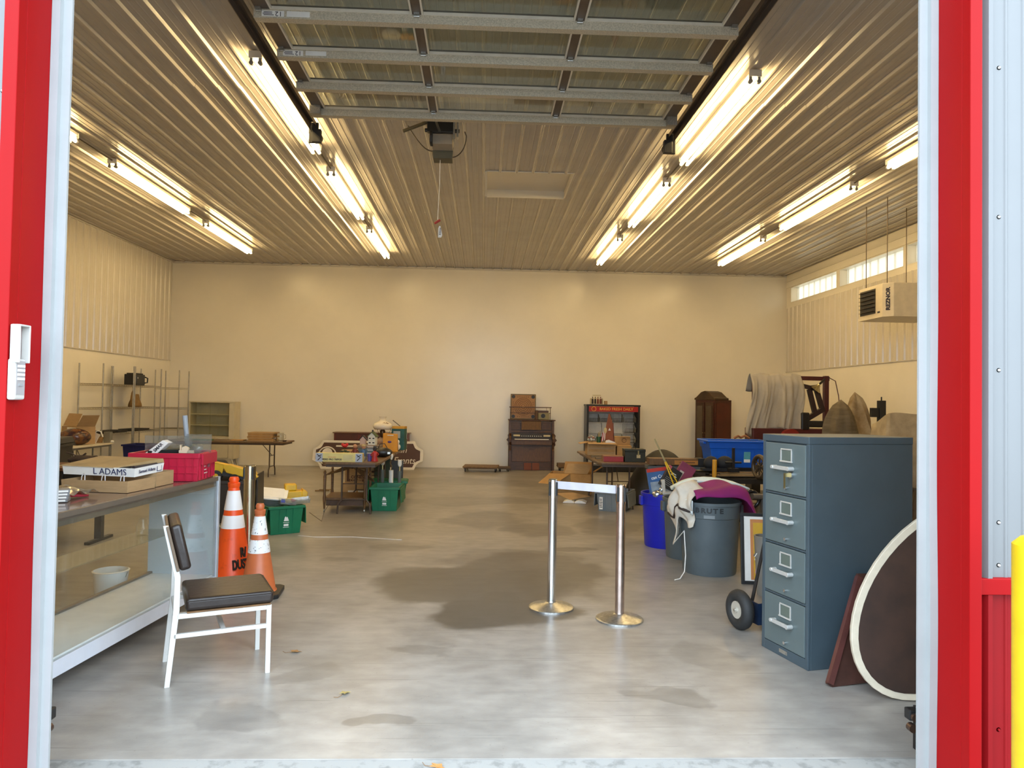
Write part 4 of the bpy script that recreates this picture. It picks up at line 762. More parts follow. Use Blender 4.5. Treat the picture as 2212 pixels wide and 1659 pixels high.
# dark cabinet behind the counter with its load
dkc = thing('black_desk', 'dark desk with a wooden top on black legs behind the counter', 'desk', (-5.15,7.80,0), 0)
mesh_obj('drawer_case', MB().box(.05,1.06,.04,.62,.56,.785), BLKM, dkc, bevel=.004); mesh_obj('wood_top', MB().box(0,1.11,0,.66,.785,.82), mat('wood_top', (.14,.06,.028), .45, 0, .4, 5, 0, 40, (8,1,1)), dkc, bevel=.004)
for x_ in (.06,.94): mesh_obj('leg', MB().box(x_,x_+.07,.26,.33,.03,.56).box(x_+.01,x_+.06,.05,.55,0,.03), BLKM, dkc)
for x_ in (.08,.42,.75): mesh_obj('front_drawer', MB().box(x_,x_+.3,.028,.04,.59,.77), BLACK, dkc, bevel=.003)
one('book', MB().box(-.14,.14,-.1,.1,0,.035), mat('book_tan', (.32,.18,.06), .6), 'tan hardback book lying on the black cabinet', 'book', loc=(-4.82,8.05,.8205), rot=(0,0,R(10)))
br_ = thing('driftwood', 'dark knotted driftwood on the cabinet behind the counter', 'wood', (-4.40,8.15,.8205), 0)
mesh_obj('trunk', MB().tube([(-.16,0,.05),(-.08,.02,.06),(.02,.0,.055),(.10,.02,.06),(.15,0,.09)],[.02,.05,.055,.045,.02],10), mat('bark', (.07,.045,.035), .8, 0, .5, 12, .4, 30), br_, smooth=60); mesh_obj('twig', MB().tube([(-.06,0,.09),(-.10,-.02,.12),(-.17,-.02,.14)],.008,6), MATS['bark'], br_); mesh_obj('twig', MB().tube([(-.02,0,.09),(.03,.0,.13)],.01,6), MATS['bark'], br_)
sb = thing('spotted_box', 'small red-sided box with cream spotted front behind the counter', 'box', (-4.14,8.05,.8205), -5); mesh_obj('box_body', MB().prism([(-.06,0),(.08,0),(.08,.06),(.04,.10),(-.02,.085),(-.06,.06)],-.03,.03,'y'), mat('cream_card', (.62,.48,.30), .6), sb); mesh_obj('red_side', MB().box(-.075,-.061,-.03,.03,0,.075), mat('red_card', (.35,.015,.02), .6), sb)
for X, Z in ((-.02,.03),(.02,.055),(.045,.025)): mesh_obj('spot', MB().cyl((X,-.031,Z),(X,-.03,Z),.01,n=10), CARDD, sb)
bu = thing('white_bucket', 'white bucket on the floor behind the counter', 'bucket', (-2.85,5.72,0)); mesh_obj('bucket_body', MB().lathe([(0,0),(.10,0),(.125,.24),(.133,.245),(.12,.25),(.095,.01),(0,.01)],n=24), WHITE, bu, smooth=40); mesh_obj('bail', MB().tube([(.13*math.cos(R(a)),-.01-.02*math.sin(R(a)),.235-.09*math.sin(R(a))) for a in range(0,181,20)],.003,5), GALV, bu)
# bin with toy dump truck, grey can
tbn = tub('brown_bin', 'dark brown plastic bin with a toy truck on top', 'bin', (-2.62,7.75,0), .40,.42,.46,.50,.74, mat('dark_brown_plastic', (.045,.034,.026), .5, 0, .2, 4), 8)
mesh_obj('hanging_lid', MB().prism([(-.2,.80),(.2,.80),(.23,.42),(-.17,.42)], .262, .274, 'x'), MATS['dark_brown_plastic'], tbn)
mesh_obj('inner_floor', MB().box(-.21,.21,-.23,.23,.60,.62), BLACK, tbn)
tk = thing('toy_dump_truck', 'yellow toy dump truck tipped on the brown bin', 'toy', (-2.58,7.55,.765), rot=(0,R(13),R(12)))
YEL = mat('toy_yellow', (.72,.42,.01), .4)
mesh_obj('dump_bed', MB().prism([(-.05,.05),(.20,.04),(.26,.07),(.22,.115),(-.04,.135),(-.10,.12),(-.10,.10)],-.07,.07,'y'), YEL, tk, bevel=.006); mesh_obj('cab', MB().box(-.19,-.09,-.06,.06,.03,.12).box(-.20,-.06,-.065,.065,.12,.13), YEL, tk, bevel=.006); mesh_obj('chassis', MB().box(-.19,.14,-.045,.045,.01,.05), BLACK, tk)
for X in (-.14,.04):
    for Y in (-.075,.075):
        wh = mesh_obj('wheel', MB().cyl((X,Y-.022,.0),(X,Y+.022,.0),.055,n=18), RUBBER, tk, smooth=40, bevel=.006); mesh_obj('hub', MB().cyl((X,Y+.024*(1 if Y>0 else -1)-.003,0),(X,Y+.024*(1 if Y>0 else -1)+.003,0),.025,n=12), YEL, wh)
gc = thing('grey_can', 'small grey metal can behind the stanchion', 'can', (-2.42,7.12,0)); mesh_obj('can_body', MB().lathe([(0,0),(.10,0),(.115,.36),(.105,.36),(.09,.01),(0,.01)],n=24), mat('can_grey', (.22,.23,.24), .45, .4), gc, smooth=40); mesh_obj('can_rim', MB().torus((0,0,.36),.112,.008,'z',24,8), ALU, gc, smooth=60)
mesh_obj('crumpled_filling', MB().ball((0,0,.36),.09,12,6,(1,1,.6)), CARD, gc, smooth=60)
# ======================= CENTRE: SIGN, TABLES, CART, TOTES =======================
sg = thing('wooden_sign', 'brown routed sign with white border leaning at the back wall', 'sign', (-2.62,16.62,0), rot=(R(-14),0,0))
def signpoly(x, z0, z1, c): return [(-x,z0+c),(-x+c*.55,z0+c*.75),(-x+c*.75,z0+c*.55),(-x+c,z0),(x-c,z0),(x-c*.75,z0+c*.55),(x-c*.55,z0+c*.75),(x,z0+c),(x,z1-c),(x-c*.55,z1-c*.75),(x-c*.75,z1-c*.55),(x-c,z1),(-x+c,z1),(-x+c*.75,z1-c*.55),(-x+c*.55,z1-c*.75),(-x,z1-c)]
mesh_obj('board', MB().prism(signpoly(1.26,0,.66,.20), 0, .03, 'y'), mat('sign_white', (.70,.66,.60), .5), sg, bevel=.003)
mesh_obj('brown_panel', MB().prism(signpoly(1.19,.055,.605,.17), -.004, .0, 'y'), mat('sign_brown', (.055,.014,.007), .5), sg)
SWH = MATS['sign_white']
text('tain', .21, SWH, sg, (.60,-.006,.455), FRONT, shear=.25, ext=.002, align='LEFT', sx=.9); text('Events', .215, SWH, sg, (.58,-.006,.205), FRONT, shear=.25, ext=.002, align='LEFT', sx=.88)
mesh_obj('emblem', MB().torus((-.93,-.005,.30),.20,.016,'y',32,6).prism([(-.93+.12*math.cos(R(a)), .36+.12*math.sin(R(a))) for a in range(0,181,20)],-.008,-.003,'y'), SWH, sg)
mesh_obj('script_stroke', MB().box(-.74,-.1,-.006,-.003,.51,.545), SWH, sg)
dk = thing('wooden_desk', 'small reddish wooden desk behind the leaning sign', 'desk', (-3.45,16.92,0))
mesh_obj('desktop', MB().box(-.03,1.75,-.03,.36,.80,.825), mat('desk_top', (.17,.08,.045), .35, 0, .3, 4, 0, 40, (8,1,1)), dk, bevel=.006)
mesh_obj('desk_case', MB().box(0,1.72,0,.34,.55,.80), mat('desk_red', (.13,.022,.012), .4, 0, .3, 4), dk)
for x_ in (.05,.62,1.19): mesh_obj('desk_drawer', MB().box(x_,x_+.5,-.012,0,.58,.78), mat('desk_dark', (.085,.022,.015), .4, 0, .3, 4), dk, bevel=.004)
for x_ in (0,1.66):
    for y_ in (0,.28): mesh_obj('leg', MB().box(x_,x_+.06,y_,y_+.06,0,.55), MATS['desk_red'], dk)
ZD = .745
folding_table('folding_table', 'brown folding table nearest the door, with the tripod box', -2.15, -1.39, 9.78, 11.60, ZD, TABTOP, 'y', .35)
folding_table('folding_table', 'brown folding table behind, carrying the white oil lamp', -2.15, -1.39, 11.61, 13.43, ZD, TABTOP, 'y', .35)
ZD += .0006
tb = thing('tripod_box', 'long pale yellow tripod carton at the front of the table', 'carton', (-2.25,9.86,ZD), -1)
mesh_obj('carton', MB().box(0,.63,0,.11,0,.118), mat('pale_yellow', (.66,.58,.24), .6), tb, bevel=.002)
mesh_obj('end_print', MB().box(0,.095,-.0015,0,.001,.117), mat('print_blue', (.40,.45,.55), .6), tb); mesh_obj('end_print', MB().box(.535,.63,-.0015,0,.001,.117), MATS['print_blue'], tb)
for x_ in (.02,.55): mesh_obj('tripod_picture', MB().tube([(x_,-.002,.10),(x_+.05,-.002,.06),(x_+.01,-.002,.02)],.006,5).tube([(x_+.01,-.002,.07),(x_+.06,-.002,.095)],.005,5), INK, tb)
text('VIDEO PRO TRIPOD', .030, INK, tb, (.22,-.001,.032), FRONT, bold=.0012); text('VANGUARD', .02, mat('print_red', (.5,.05,.03), .6), tb, (.22,-.001,.062), FRONT)
for i in range(5): mesh_obj('print', MB().box(.37,.50-.012*(i%2),-.001,0,.025+.015*i,.029+.015*i), MATS['print_grey'], tb)
# small things on the front table
fl = thing('artificial_rose', 'red artificial rose with green leaves on the table', 'flower', (-1.93,10.22,ZD))
mesh_obj('pot', MB().lathe([(0,0),(.025,0),(.03,.05),(0,.05)],n=14), BLKM, fl); mesh_obj('stem', MB().cyl((0,0,.05),(0,0,.17),.004,n=6), MATS['green_tray'], fl)
mesh_obj('blossom', MB().ball((0,0,.195),.034,12,7,(1.1,1.1,.8)).ball((-.03,0,.21),.022,8,6).ball((.03,0,.212),.022,8,6), mat('rose_red', (.5,.01,.012), .5), fl, smooth=60)
for a in (0,75,150,220,290): mesh_obj('leaf', MB().ball((.045*math.cos(R(a)),.045*math.sin(R(a)),.11+.01*(a%3)),.028,8,5,(1,.8,.35)), mat('leaf_green', (.04,.06,.025), .6), fl, smooth=60)
def figurine(lab, loc, c_body, c_head, h, w_=.03, hat=None):
    t = thing('figurine', lab, 'figurine', loc, group='figurines on the table')
    mesh_obj('body', MB().lathe([(0,0),(w_*1.2,0),(w_*1.25,.01),(w_*.8,h*.35),(w_,h*.6),(w_*.4,h*.72),(0,h*.72)],n=14), c_body, t, smooth=60); mesh_obj('head', MB().ball((0,0,h*.84),h*.14,12,8), c_head, t, smooth=60)
    mesh_obj('arm', MB().tube([(-w_*.8,0,h*.62),(-w_*1.4,-.01,h*.45),(-w_*.9,-.02,h*.36)],.007,6), c_body, t); mesh_obj('arm', MB().tube([(w_*.8,0,h*.62),(w_*1.4,-.01,h*.5),(w_*1.1,-.02,h*.4)],.007,6), c_body, t)
    if hat: mesh_obj('hat', MB().lathe([(h*.2,h*.93),(h*.12,h*.95),(h*.1,h*1.05),(0,h*1.08)],n=12), hat, t)
    return t
SKIN = mat('painted_skin', (.50,.25,.13), .5)
figurine('small terracotta figurine beside the red rose', (-1.80,10.30,ZD), mat('maroon', (.15,.02,.015), .5), SKIN, .22, .035)
figurine('figurine in blue with a straw coloured hat', (-1.69,10.36,ZD), mat('blue_cloth', (.06,.14,.28), .6), SKIN, .20, .036, mat('straw', (.5,.4,.2), .7))
figurine('dark figurine with red skirt at the table corner', (-1.48,10.02,ZD), mat('figure_red', (.40,.02,.02), .5), mat('figure_dark', (.03,.02,.02), .5), .20, .038, BLACK)
one('purple_cup', MB().lathe([(0,0),(.026,0),(.034,.10),(.030,.10),(.024,.008),(0,.008)],n=16), mat('purple', (.09,.07,.26), .4), 'small purple and grey cup next to the dark figurine', 'cup', loc=(-1.555,10.05,ZD), smooth=50)
oc = MB().box(-.075,.075,-.012,.012,0,.03)
for i in range(7): oc.cyl((-.066+.022*i,0,.03),(-.066+.022*i,0,.055),.007,.002,6)
one('orange_comb', oc, mat('neon_orange', (.95,.16,.02), .4), 'bright orange spiky comb behind the tripod box', 'comb', loc=(-1.715,10.10,ZD+.055), rot=(R(10),0,0))
one('grey_block', MB().box(-.09,.09,-.04,.04,0,.054), mat('block_grey', (.30,.27,.22), .6), 'grey box that carries the orange comb', 'box', loc=(-1.715,10.10,ZD), bevel=.004)
for i, (x_, y_, zz, w_, d_, h_, c_, lab) in enumerate(((-1.71,10.95,0,.30,.22,.075,(.10,.13,.13),'dark teal game box, bottom of the stack of boxes'),(-1.70,10.96,.0755,.30,.22,.05,(.13,.17,.17),'grey-green game box, middle of the stack of boxes'),(-1.69,10.95,.126,.34,.24,.04,(.22,.15,.10),'cream and red game box, top of the stack of boxes'))):
    t = thing('game_box', lab, 'box', (x_,y_,ZD+zz), 2-3*i, group='stack of game boxes'); mesh_obj('box_body', MB().box(-w_/2,w_/2,-d_/2,d_/2,0,h_), mat('game%d' % i, c_, .6), t, bevel=.002)
    scribble(t, -.02, w_/2-.02, h_*.2, h_*.85, 2, -d_/2-.0005, PAPER)
one('brown_box', MB().box(-.09,.09,-.10,.10,0,.10), CARD, 'small tan box lying left of the game boxes', 'box', loc=(-1.97,10.75,ZD), rot=(0,0,R(20)))
bp = thing('black_handbag', 'black leather bag slumped beside the game boxes', 'bag', (-1.47,10.78,ZD), 10); mesh_obj('bag_body', MB().ball((0,0,.07),.10,18,10,(1.35,.75,.72)), mat('black_leather', (.02,.017,.015), .4, 0, .3, 10, .3, 25), bp, smooth=60); mesh_obj('strap', MB().tube([(-.08,0,.12),(-.05,0,.19),(.02,0,.20),(.06,0,.13)],.006,6), MATS['black_leather'], bp, smooth=60); mesh_obj('buckle', MB().box(.06,.10,-.08,-.072,.05,.08), GALV, bp)
dh = thing('model_house', 'white model house with a green gable roof on the boxes', 'model', (-1.66,11.0,ZD+.1665), -8)
mesh_obj('house_body', MB().prism([(-.055,0),(.055,0),(.055,.13),(0,.185),(-.055,.13)],-.06,.06,'y'), mat('house_white', (.66,.64,.54), .6), dh)
mesh_obj('roof', MB().hexa([(0,-.07,.188),(.068,-.07,.12),(.068,.07,.12),(0,.07,.188)],[(0,-.07,.20),(.075,-.07,.127),(.075,.07,.127),(0,.07,.20)]).hexa([(-.068,-.07,.12),(0,-.07,.188),(0,.07,.188),(-.068,.07,.12)],[(-.075,-.07,.127),(0,-.07,.20),(0,.07,.20),(-.075,.07,.127)]), mat('roof_green', (.07,.10,.03), .6), dh)
for X in (-.028,.028):
    for Z in (.025,.09): mesh_obj('window', MB().box(X-.015,X+.015,-.061,-.06,Z,Z+.018), INK, dh)
mesh_obj('chimney', MB().box(-.01,.01,-.02,.0,.19,.225), INK, dh)
ph = thing('model_house', 'tiny pink model house with a black roof, left of the white one', 'model', (-1.86,11.35,ZD+.19)); mesh_obj('house_body', MB().prism([(-.045,-.19),(.045,-.19),(.045,.04),(0,.085),(-.045,.04)],-.04,.04,'y'), mat('house_pink', (.52,.38,.33), .6), ph); mesh_obj('roof', MB().bar((-.06,0,.03),(0.0,0,.095),.09,.012).bar((.06,0,.03),(0,0,.095),.09,.012), BLKM, ph)
# oil lamp
ol = thing('oil_lamp', 'table lamp with a white painted glass shade', 'lamp', (-1.70,12.35,ZD))
LGL = mat('milk_glass', (.72,.64,.50), .18, 0, .06, 8, coat=.6)
mesh_obj('shade', MB().lathe([(.135,.345),(.155,.37),(.165,.405),(.15,.445),(.10,.475),(.06,.49),(.05,.53),(.058,.555),(.068,.565),(.062,.565),(.045,.53),(.052,.49),(.14,.43),(.15,.40),(.13,.35)],n=32,close=True), LGL, ol, smooth=60)
mesh_obj('font', MB().lathe([(0,0),(.09,0),(.09,.015),(.05,.03),(.04,.05),(.07,.08),(.095,.13),(.085,.18),(.04,.21),(0,.21)],n=24), mat('lamp_pink', (.45,.30,.22), .15, 0, .4, 6), ol, smooth=60)
mesh_obj('burner', MB().lathe([(0,.21),(.03,.21),(.045,.26),(.045,.32),(.02,.36),(0,.36)],n=16), mat('burner_dark', (.09,.05,.025), .3, .7), ol, smooth=50)
for a in (0,120,240): mesh_obj('shade_holder', MB().tube([(.035*math.cos(R(a)),.035*math.sin(R(a)),.22),(.10*math.cos(R(a)),.10*math.sin(R(a)),.27),(.142*math.cos(R(a)),.142*math.sin(R(a)),.35)],.004,5), MATS['burner_dark'], ol)
for k in range(5): mesh_obj('painted_flower', MB().ball((.02+.02*k,-.128+.004*k,.452+.008*(k%2)),.011,7,5,(1,.5,.8)), mat('flower_brown', (.22,.11,.03), .5), ol)
# bags and boxes further back
yb = thing('yellow_bag', 'yellow shopping bag with a purple emblem and handles', 'bag', (-1.51,11.95,ZD), -4); mesh_obj('bag_body', MB().hexa([(-.12,-.05,0),(.12,-.05,0),(.12,.05,0),(-.12,.05,0)],[(-.125,-.025,.30),(.115,-.025,.29),(.115,.025,.29),(-.125,.025,.30)]), mat('bag_yellow', (.62,.27,.01), .5, 0, .15, 6, .2, 12), yb, bevel=.006); mesh_obj('emblem', MB().ball((-.01,-.042,.16),.026,12,6,(1.3,.2,.7)), mat('purple_logo', (.08,.03,.18), .5), yb); mesh_obj('hand_slot', MB().box(-.05,.05,-.034,-.030,.262,.274), PAPER, yb)
tl = thing('teal_carton', 'teal carton with a yellow top edge on the rear table', 'carton', (-1.42,12.45,ZD), -6); mesh_obj('carton', MB().box(-.12,.10,-.10,.10,0,.36), mat('teal', (.015,.11,.095), .5, 0, .5, 8), tl, bevel=.003); mesh_obj('top_band', MB().box(-.121,.101,-.101,.101,.36,.40), mat('band_yellow', (.55,.28,.02), .5), tl); mesh_obj('picture', MB().box(-.09,.03,-.1012,-.1,.20,.32), mat('picture_grey', (.38,.40,.38), .6), tl)
one('white_plush', MB().ball((0,0,.06),.06,12,8,(1,.8,1)).ball((.0,0,.14),.045,12,8), PAPER, 'small white plush toy leaning on the teal carton', 'toy', loc=(-1.44,12.25,ZD), smooth=60)
one('leaning_stick', MB().bar((0,0,0),(.13,.0,-.10),.035,.012), mat('stick_olive', (.10,.085,.05), .5), 'dark flat stick leaning across the teal carton', 'stick', loc=(-1.55,12.50,ZD+.50))
ub = thing('brown_basket', 'brown wooden basket at the far end of the tables', 'basket', (-1.55,13.12,ZD), 0); mesh_obj('basket_body', MB().pan(-.17,.17,-.12,.12,0,.15,.01,.01), WOODH, ub); mesh_obj('arched_back', MB().prism([(-.15,.13)]+[(.15*math.cos(R(a)),.16+.14*math.sin(R(a))) for a in range(180,-1,-20)]+[(.15,.13)],.10,.115,'y'), WOODH, ub); mesh_obj('dried_sprig', MB().tube([(.03,0,.14),(.06,0,.26),(.12,0,.31)],.008,6).ball((.10,0,.30),.03,8,5), MATS['bark'], ub)
one('clear_box', MB().box(-.07,.07,-.09,.09,0,.24), CLEARP, 'clear plastic box at the end of the rear table', 'box', loc=(-1.465,13.32,ZD))
# under the tables: wooden tea cart, cartons, totes
ct = thing('tea_cart', 'turned oak tea cart with a low shelf under the table', 'cart', (-2.21,10.28,0), 2)
for X in (.0,.56):
    for Y in (0,.62):
        mesh_obj('leg', MB().lathe([(.0,.05),(.012,.05),(.018,.12),(.024,.20),(.018,.26),(.022,.5),(.014,.53),(.02,.56),(.012,.585),(0,.59)],(X,Y,0),12), WOOD, ct, smooth=50)
        mesh_obj('caster', MB().cyl((X-.009,Y,.025),(X+.009,Y,.025),.024,n=12).cyl((X,Y,.03),(X,Y,.06),.006,n=6), GALV, ct, smooth=40)
mesh_obj('low_shelf', MB().box(-.01,.57,-.01,.63,.17,.205), WOODH, ct, bevel=.004); mesh_obj('drawer_box', MB().box(.02,.54,.02,.60,.09,.165), mat('dark_oak', (.09,.04,.015), .5, 0, .4, 5), ct)
for Y in (0,.62): mesh_obj('side_bar', MB().bar((0,Y,.50),(.0,Y+.001,.51),.02,.02), WOOD, ct)
mesh_obj('end_bar', MB().cyl((0,0,.515),(0,.62,.515),.012,n=8), WOOD, ct); mesh_obj('end_bar', MB().cyl((.56,0,.515),(.56,.62,.515),.012,n=8), WOOD, ct)
br2 = thing('antler_bundle', 'bundle of curved dried palm branches lying across the cart', 'branches', (-1.92,10.55,.0), 0)
for k in range(7):
    a = -1+k*.33; mesh_obj('branch', MB().tube([(-.30,.02*k,.50),(-.12,.02*k-.02,.57+.02*math.sin(k)),(.05,.0,.62),(.20,.02*a,.56-.04*k*.3),(.36,.05*a,.44-.008*k)],[.006,.012,.016,.012,.005],7), mat('palm_brown', (.16,.09,.035), .8, 0, .4, 10), br2, smooth=60)
mesh_obj('branch', MB().tube([(.02,.0,.60),(.05,.02,.66),(.06,.03,.70)],[.03,.025,.015],8), MATS['palm_brown'], br2, smooth=60)
cc = thing('cone_carton', 'tan ice-cream cone carton with brown lettering under the table', 'carton', (-2.19,11.66,.26), -3)
mesh_obj('carton', MB().box(0,.36,0,.26,0,.35), CARD, cc, bevel=.003); mesh_obj('print_frame', MB().box(.03,.33,-.0015,0,.02,.235), mat('print_brown', (.09,.035,.015), .6), cc); mesh_obj('print_panel', MB().box(.07,.32,-.0025,-.001,.06,.225), CARD, cc)
text('Old-Tas', .06, MATS['print_brown'], cc, (.18,-.001,.285), FRONT, bold=.002); text('CONES', .06, CARD, cc, (.18,-.0025,.038), FRONT, bold=.002)
text('CONES', .062, MATS['print_brown'], cc, (.20,-.003,.09), FRONT, bold=.003)
c3 = thing('printed_carton', 'tan carton with white panels below the cone carton', 'carton', (-2.22,11.63,.0), -3); mesh_obj('carton', MB().box(0,.42,0,.30,0,.258), CARD, c3, bevel=.003); mesh_obj('white_panel', MB().box(.09,.22,-.0015,0,.02,.14), PAPER, c3); mesh_obj('white_panel', MB().box(.25,.38,-.0015,0,.02,.14), PAPER, c3)
def flip_tote(lab, loc, rz, m_, w=.40, d=.58, h=.34, open_=True, print_=True, cat='tote'):
    o = tub('lidded_tote', lab, cat, loc, w*.86, d*.88, w, d, h, m_, rz, .006, .018)
    for s_ in (-1, 1):
        if open_: mesh_obj('hinged_flap', MB().hexa([(s_*(w/2+.02),-d/2,h-.02),(s_*(w/2+.03),-d/2,h-.02),(s_*(w/2+.03),d/2,h-.02),(s_*(w/2+.02),d/2,h-.02)],[(s_*(w/2+.035),-d/2+.03,h-.22),(s_*(w/2+.047),-d/2+.03,h-.22),(s_*(w/2+.047),d/2-.03,h-.22),(s_*(w/2+.035),d/2-.03,h-.22)]), m_, o, bevel=.003)
        else: mesh_obj('hinged_flap', MB().box(min(s_*.004,s_*w/2),max(s_*.004,s_*w/2),-d/2,d/2,h,h+.012), m_, o, bevel=.003)
    for X in (-w*.2,0,w*.2): mesh_obj('front_rib', MB().hexa([(X-.004,-d*.44-.004,.01),(X+.004,-d*.44-.004,.01),(X+.004,-d*.44,.01),(X-.004,-d*.44,.01)],[(X-.004,-d/2-.006,h-.03),(X+.004,-d/2-.006,h-.03),(X+.004,-d/2+.002,h-.03),(X-.004,-d/2+.002,h-.03)]), m_, o)
    if print_:
        lg = mesh_obj('logo', MB().prism([(-.03,.155),(.03,.155),(.012,.205),(.004,.195),(-.006,.21),(-.018,.20)],-d*.47-.010,-d*.47-.008,'y').box(-.035,.035,-d*.47-.006,-d*.47-.004,.135,.140).box(-.028,.028,-d*.47-.003,-d*.47+.0,.095,.12).box(-.035,.035,-d*.47+.001,-d*.47+.004,.078,.083), WHITE, o)
    return o
flip_tote('green lidded tote with flaps open right of the oak cart', (-1.39,10.70,0), 0, GREENP)
flip_tote('green lidded tote behind, half hidden by the cart legs', (-1.50,11.55,0), 4, GREENP, .62, .40, .32, False, False)
for k, (x_, y_, h_, lab) in enumerate(((-1.53,11.20,.66,'grey lamp pipe with a white socket, left of the pair'),(-1.27,11.22,.64,'grey lamp pipe with a white socket, right of the pair'))):
    t = thing('lamp_pipe', lab, 'lamp part', (x_,y_,0), group='lamp pipes behind the green tote')
    mesh_obj('pipe', MB().cyl((0,0,0),(0,0,h_-.14),.024,.03,12), mat('pipe_grey', (.12,.14,.13), .5), t, smooth=40); mesh_obj('collar', MB().cyl((0,0,h_-.14),(0,0,h_-.07),.013,n=10), mat('brass', (.45,.38,.16), .3, .9), t); mesh_obj('socket', MB().lathe([(0,h_-.07),(.02,h_-.07),(.032,h_-.04),(.03,h_+.03),(0,h_+.03)],n=14), PAPER, t, smooth=50)
wc = thing('candle_tube', 'white candle tube with a bulb standing behind the green tote', 'lamp part', (-1.39,11.14,0)); mesh_obj('tube', MB().cyl((0,0,0),(0,0,.52),.034,n=18), PAPER, wc, smooth=40); mesh_obj('wire_neck', MB().tube([(0,0,.52),(.01,0,.58),(-.02,0,.63),(0,0,.68)],.006,6), MATS['brass'], wc, smooth=60); mesh_obj('bulb', MB().lathe([(0,.68),(.012,.68),(.028,.73),(.022,.765),(0,.775)],n=14), PAPER, wc, smooth=60)
one('green_board', MB().box(-.13,.13,-.012,.012,0,.60), mat('board_green', (.035,.055,.025), .6), 'dark green board leaning under the rear table', 'board', loc=(-1.68,12.2,.001), rot=(R(-8),0,0))
one('slate_panel', MB().box(-.10,.10,-.012,.012,0,.58), mat('slate', (.05,.055,.06), .6), 'dark slate coloured panel leaning beside the green board', 'panel', loc=(-1.43,12.2,.001), rot=(R(-8),0,0))
ws = thing('window_sash', 'old brown window sash with pale panes leaning under the table', 'window sash', (-2.0,12.35,.001), rot=(R(-7),0,0))
mesh_obj('sash_frame', MB().box(-.28,.22,-.02,.02,0,.05).box(-.28,.22,-.02,.02,.56,.61).box(-.28,-.23,-.02,.02,.05,.56).box(.17,.22,-.02,.02,.05,.56).box(-.10,-.08,-.02,.02,.05,.56).box(.03,.05,-.02,.02,.05,.56).box(-.23,.17,-.02,.02,.35,.37), mat('sash_brown', (.06,.018,.010), .5), ws)
for X0, X1 in ((-.23,-.10),(-.08,.03),(.05,.17)):
    for Z0, Z1 in ((.05,.35),(.37,.56)): mesh_obj('pane', MB().box(X0,X1,-.003,.003,Z0,Z1), mat('pane_paper', (.50,.40,.24), .5), ws)
# left green tote with toys
gt = flip_tote('green lidded tote with open flaps, heaped with plastic boxes', (-2.42,8.80,0), 33, GREENP, .40, .52, .33)
one('inner_board', MB().box(-.15,.15,-.2,.2,0,.02), GREENP, 'flat green lid lying inside the heaped tote', 'lid', loc=(-2.42,8.80,.25), rot=(0,0,R(33)))
cbx = thing('clear_storage_box', 'clear plastic storage box with white lid on the green tote', 'storage box', (-2.54,8.80,.35), rot=(R(22),R(6),R(12)))
mesh_obj('box_body', MB().pan(-.17,.17,-.11,.11,0,.10,.003,.01), CLEARP, cbx); mesh_obj('lid', MB().box(-.195,.195,-.135,.135,.10,.115).box(-.16,.16,-.10,.10,.115,.12), WHITE, cbx, bevel=.004); mesh_obj('contents', MB().box(-.14,.14,-.09,.09,.005,.06), mat('mixed_grey', (.22,.2,.19), .7, 0, .6, 30), cbx)
ytm = thing('yellow_toy_loader', 'yellow moulded toy digger body behind the storage box', 'toy', (-2.33,8.99,.045), 20)
mesh_obj('hull', MB().box(-.12,.12,-.09,.09,.30,.42).box(-.09,.05,-.08,.08,.42,.50), YEL, ytm, bevel=.015); mesh_obj('bucket', MB().prism([(.10,.34),(.17,.31),(.18,.40),(.12,.44)],-.08,.08,'y'), YEL, ytm, bevel=.006)
sc2 = thing('small_clear_box', 'small clear box with blue label tipped on the tote front', 'storage box', (-2.30,8.66,.335), rot=(R(-8),R(8),R(25))); mesh_obj('box_body', MB().pan(-.09,.09,-.07,.07,0,.07,.003,.006), CLEARP, sc2); mesh_obj('label', MB().box(-.085,-.04,-.0735,-.0725,.02,.06), mat('label_blue', (.03,.04,.3), .5), sc2); mesh_obj('contents', MB().ball((.02,0,.05),.045,10,6,(1.2,1,.7)), mat('toy_cream', (.62,.45,.12), .5), sc2, smooth=60); mesh_obj('red_part', MB().ball((.05,-.02,.055),.03,10,6,(1.4,.9,.6)), mat('toy_red', (.4,.01,.02), .4), sc2, smooth=60)
one('paper_tray', MB().pan(-.10,.10,-.07,.07,0,.05,.003,.01), CLEARP, 'flat clear tray of papers at the right edge of the green tote', 'tray', loc=(-2.17,8.78,.345), rot=(R(5),R(-5),R(20)))
one('blue_placard', MB().box(-.14,.14,-.02,.02,0,.24), mat('lid_blue', (.02,.03,.30), .4), 'blue plastic panel standing behind the shorter cone', 'panel', loc=(-2.98,8.75,0), rot=(R(-8),0,R(10)))
one('dark_green_board', MB().box(-.16,.16,-.015,.015,0,.42), mat('dark_green', (.01,.09,.015), .5), 'dark green board standing behind the tote', 'board', loc=(-2.85,9.15,0), rot=(R(-8),0,R(8)))
one('floor_cord', MB().tube([(-2.12,8.5,.004),(-1.9,8.42,.004),(-1.5,8.45,.004),(-.9,8.3,.004)],.003,5), PAPER, 'thin pale cord across the floor by the green tote', 'cord')
one('extension_cord', MB().tube([(-2.1,8.95,.2),(-2.05,9.4,.02),(-2.15,10.0,.05),(-2.12,10.6,.2)],.003,5), MATS['cable_dark'], 'thin dark cord running from the tote to the cart', 'cord')
one('wood_scrap', MB().box(-.12,.12,-.02,.02,0,.02).box(-.05,.16,-.03,.0,.02,.034), mat('scrap', (.34,.23,.11), .8), 'short pale wood scraps on the floor left of the cart', 'wood', loc=(-2.75,12.6,.0005), rot=(0,0,R(12)))
from mathutils import noise as mno
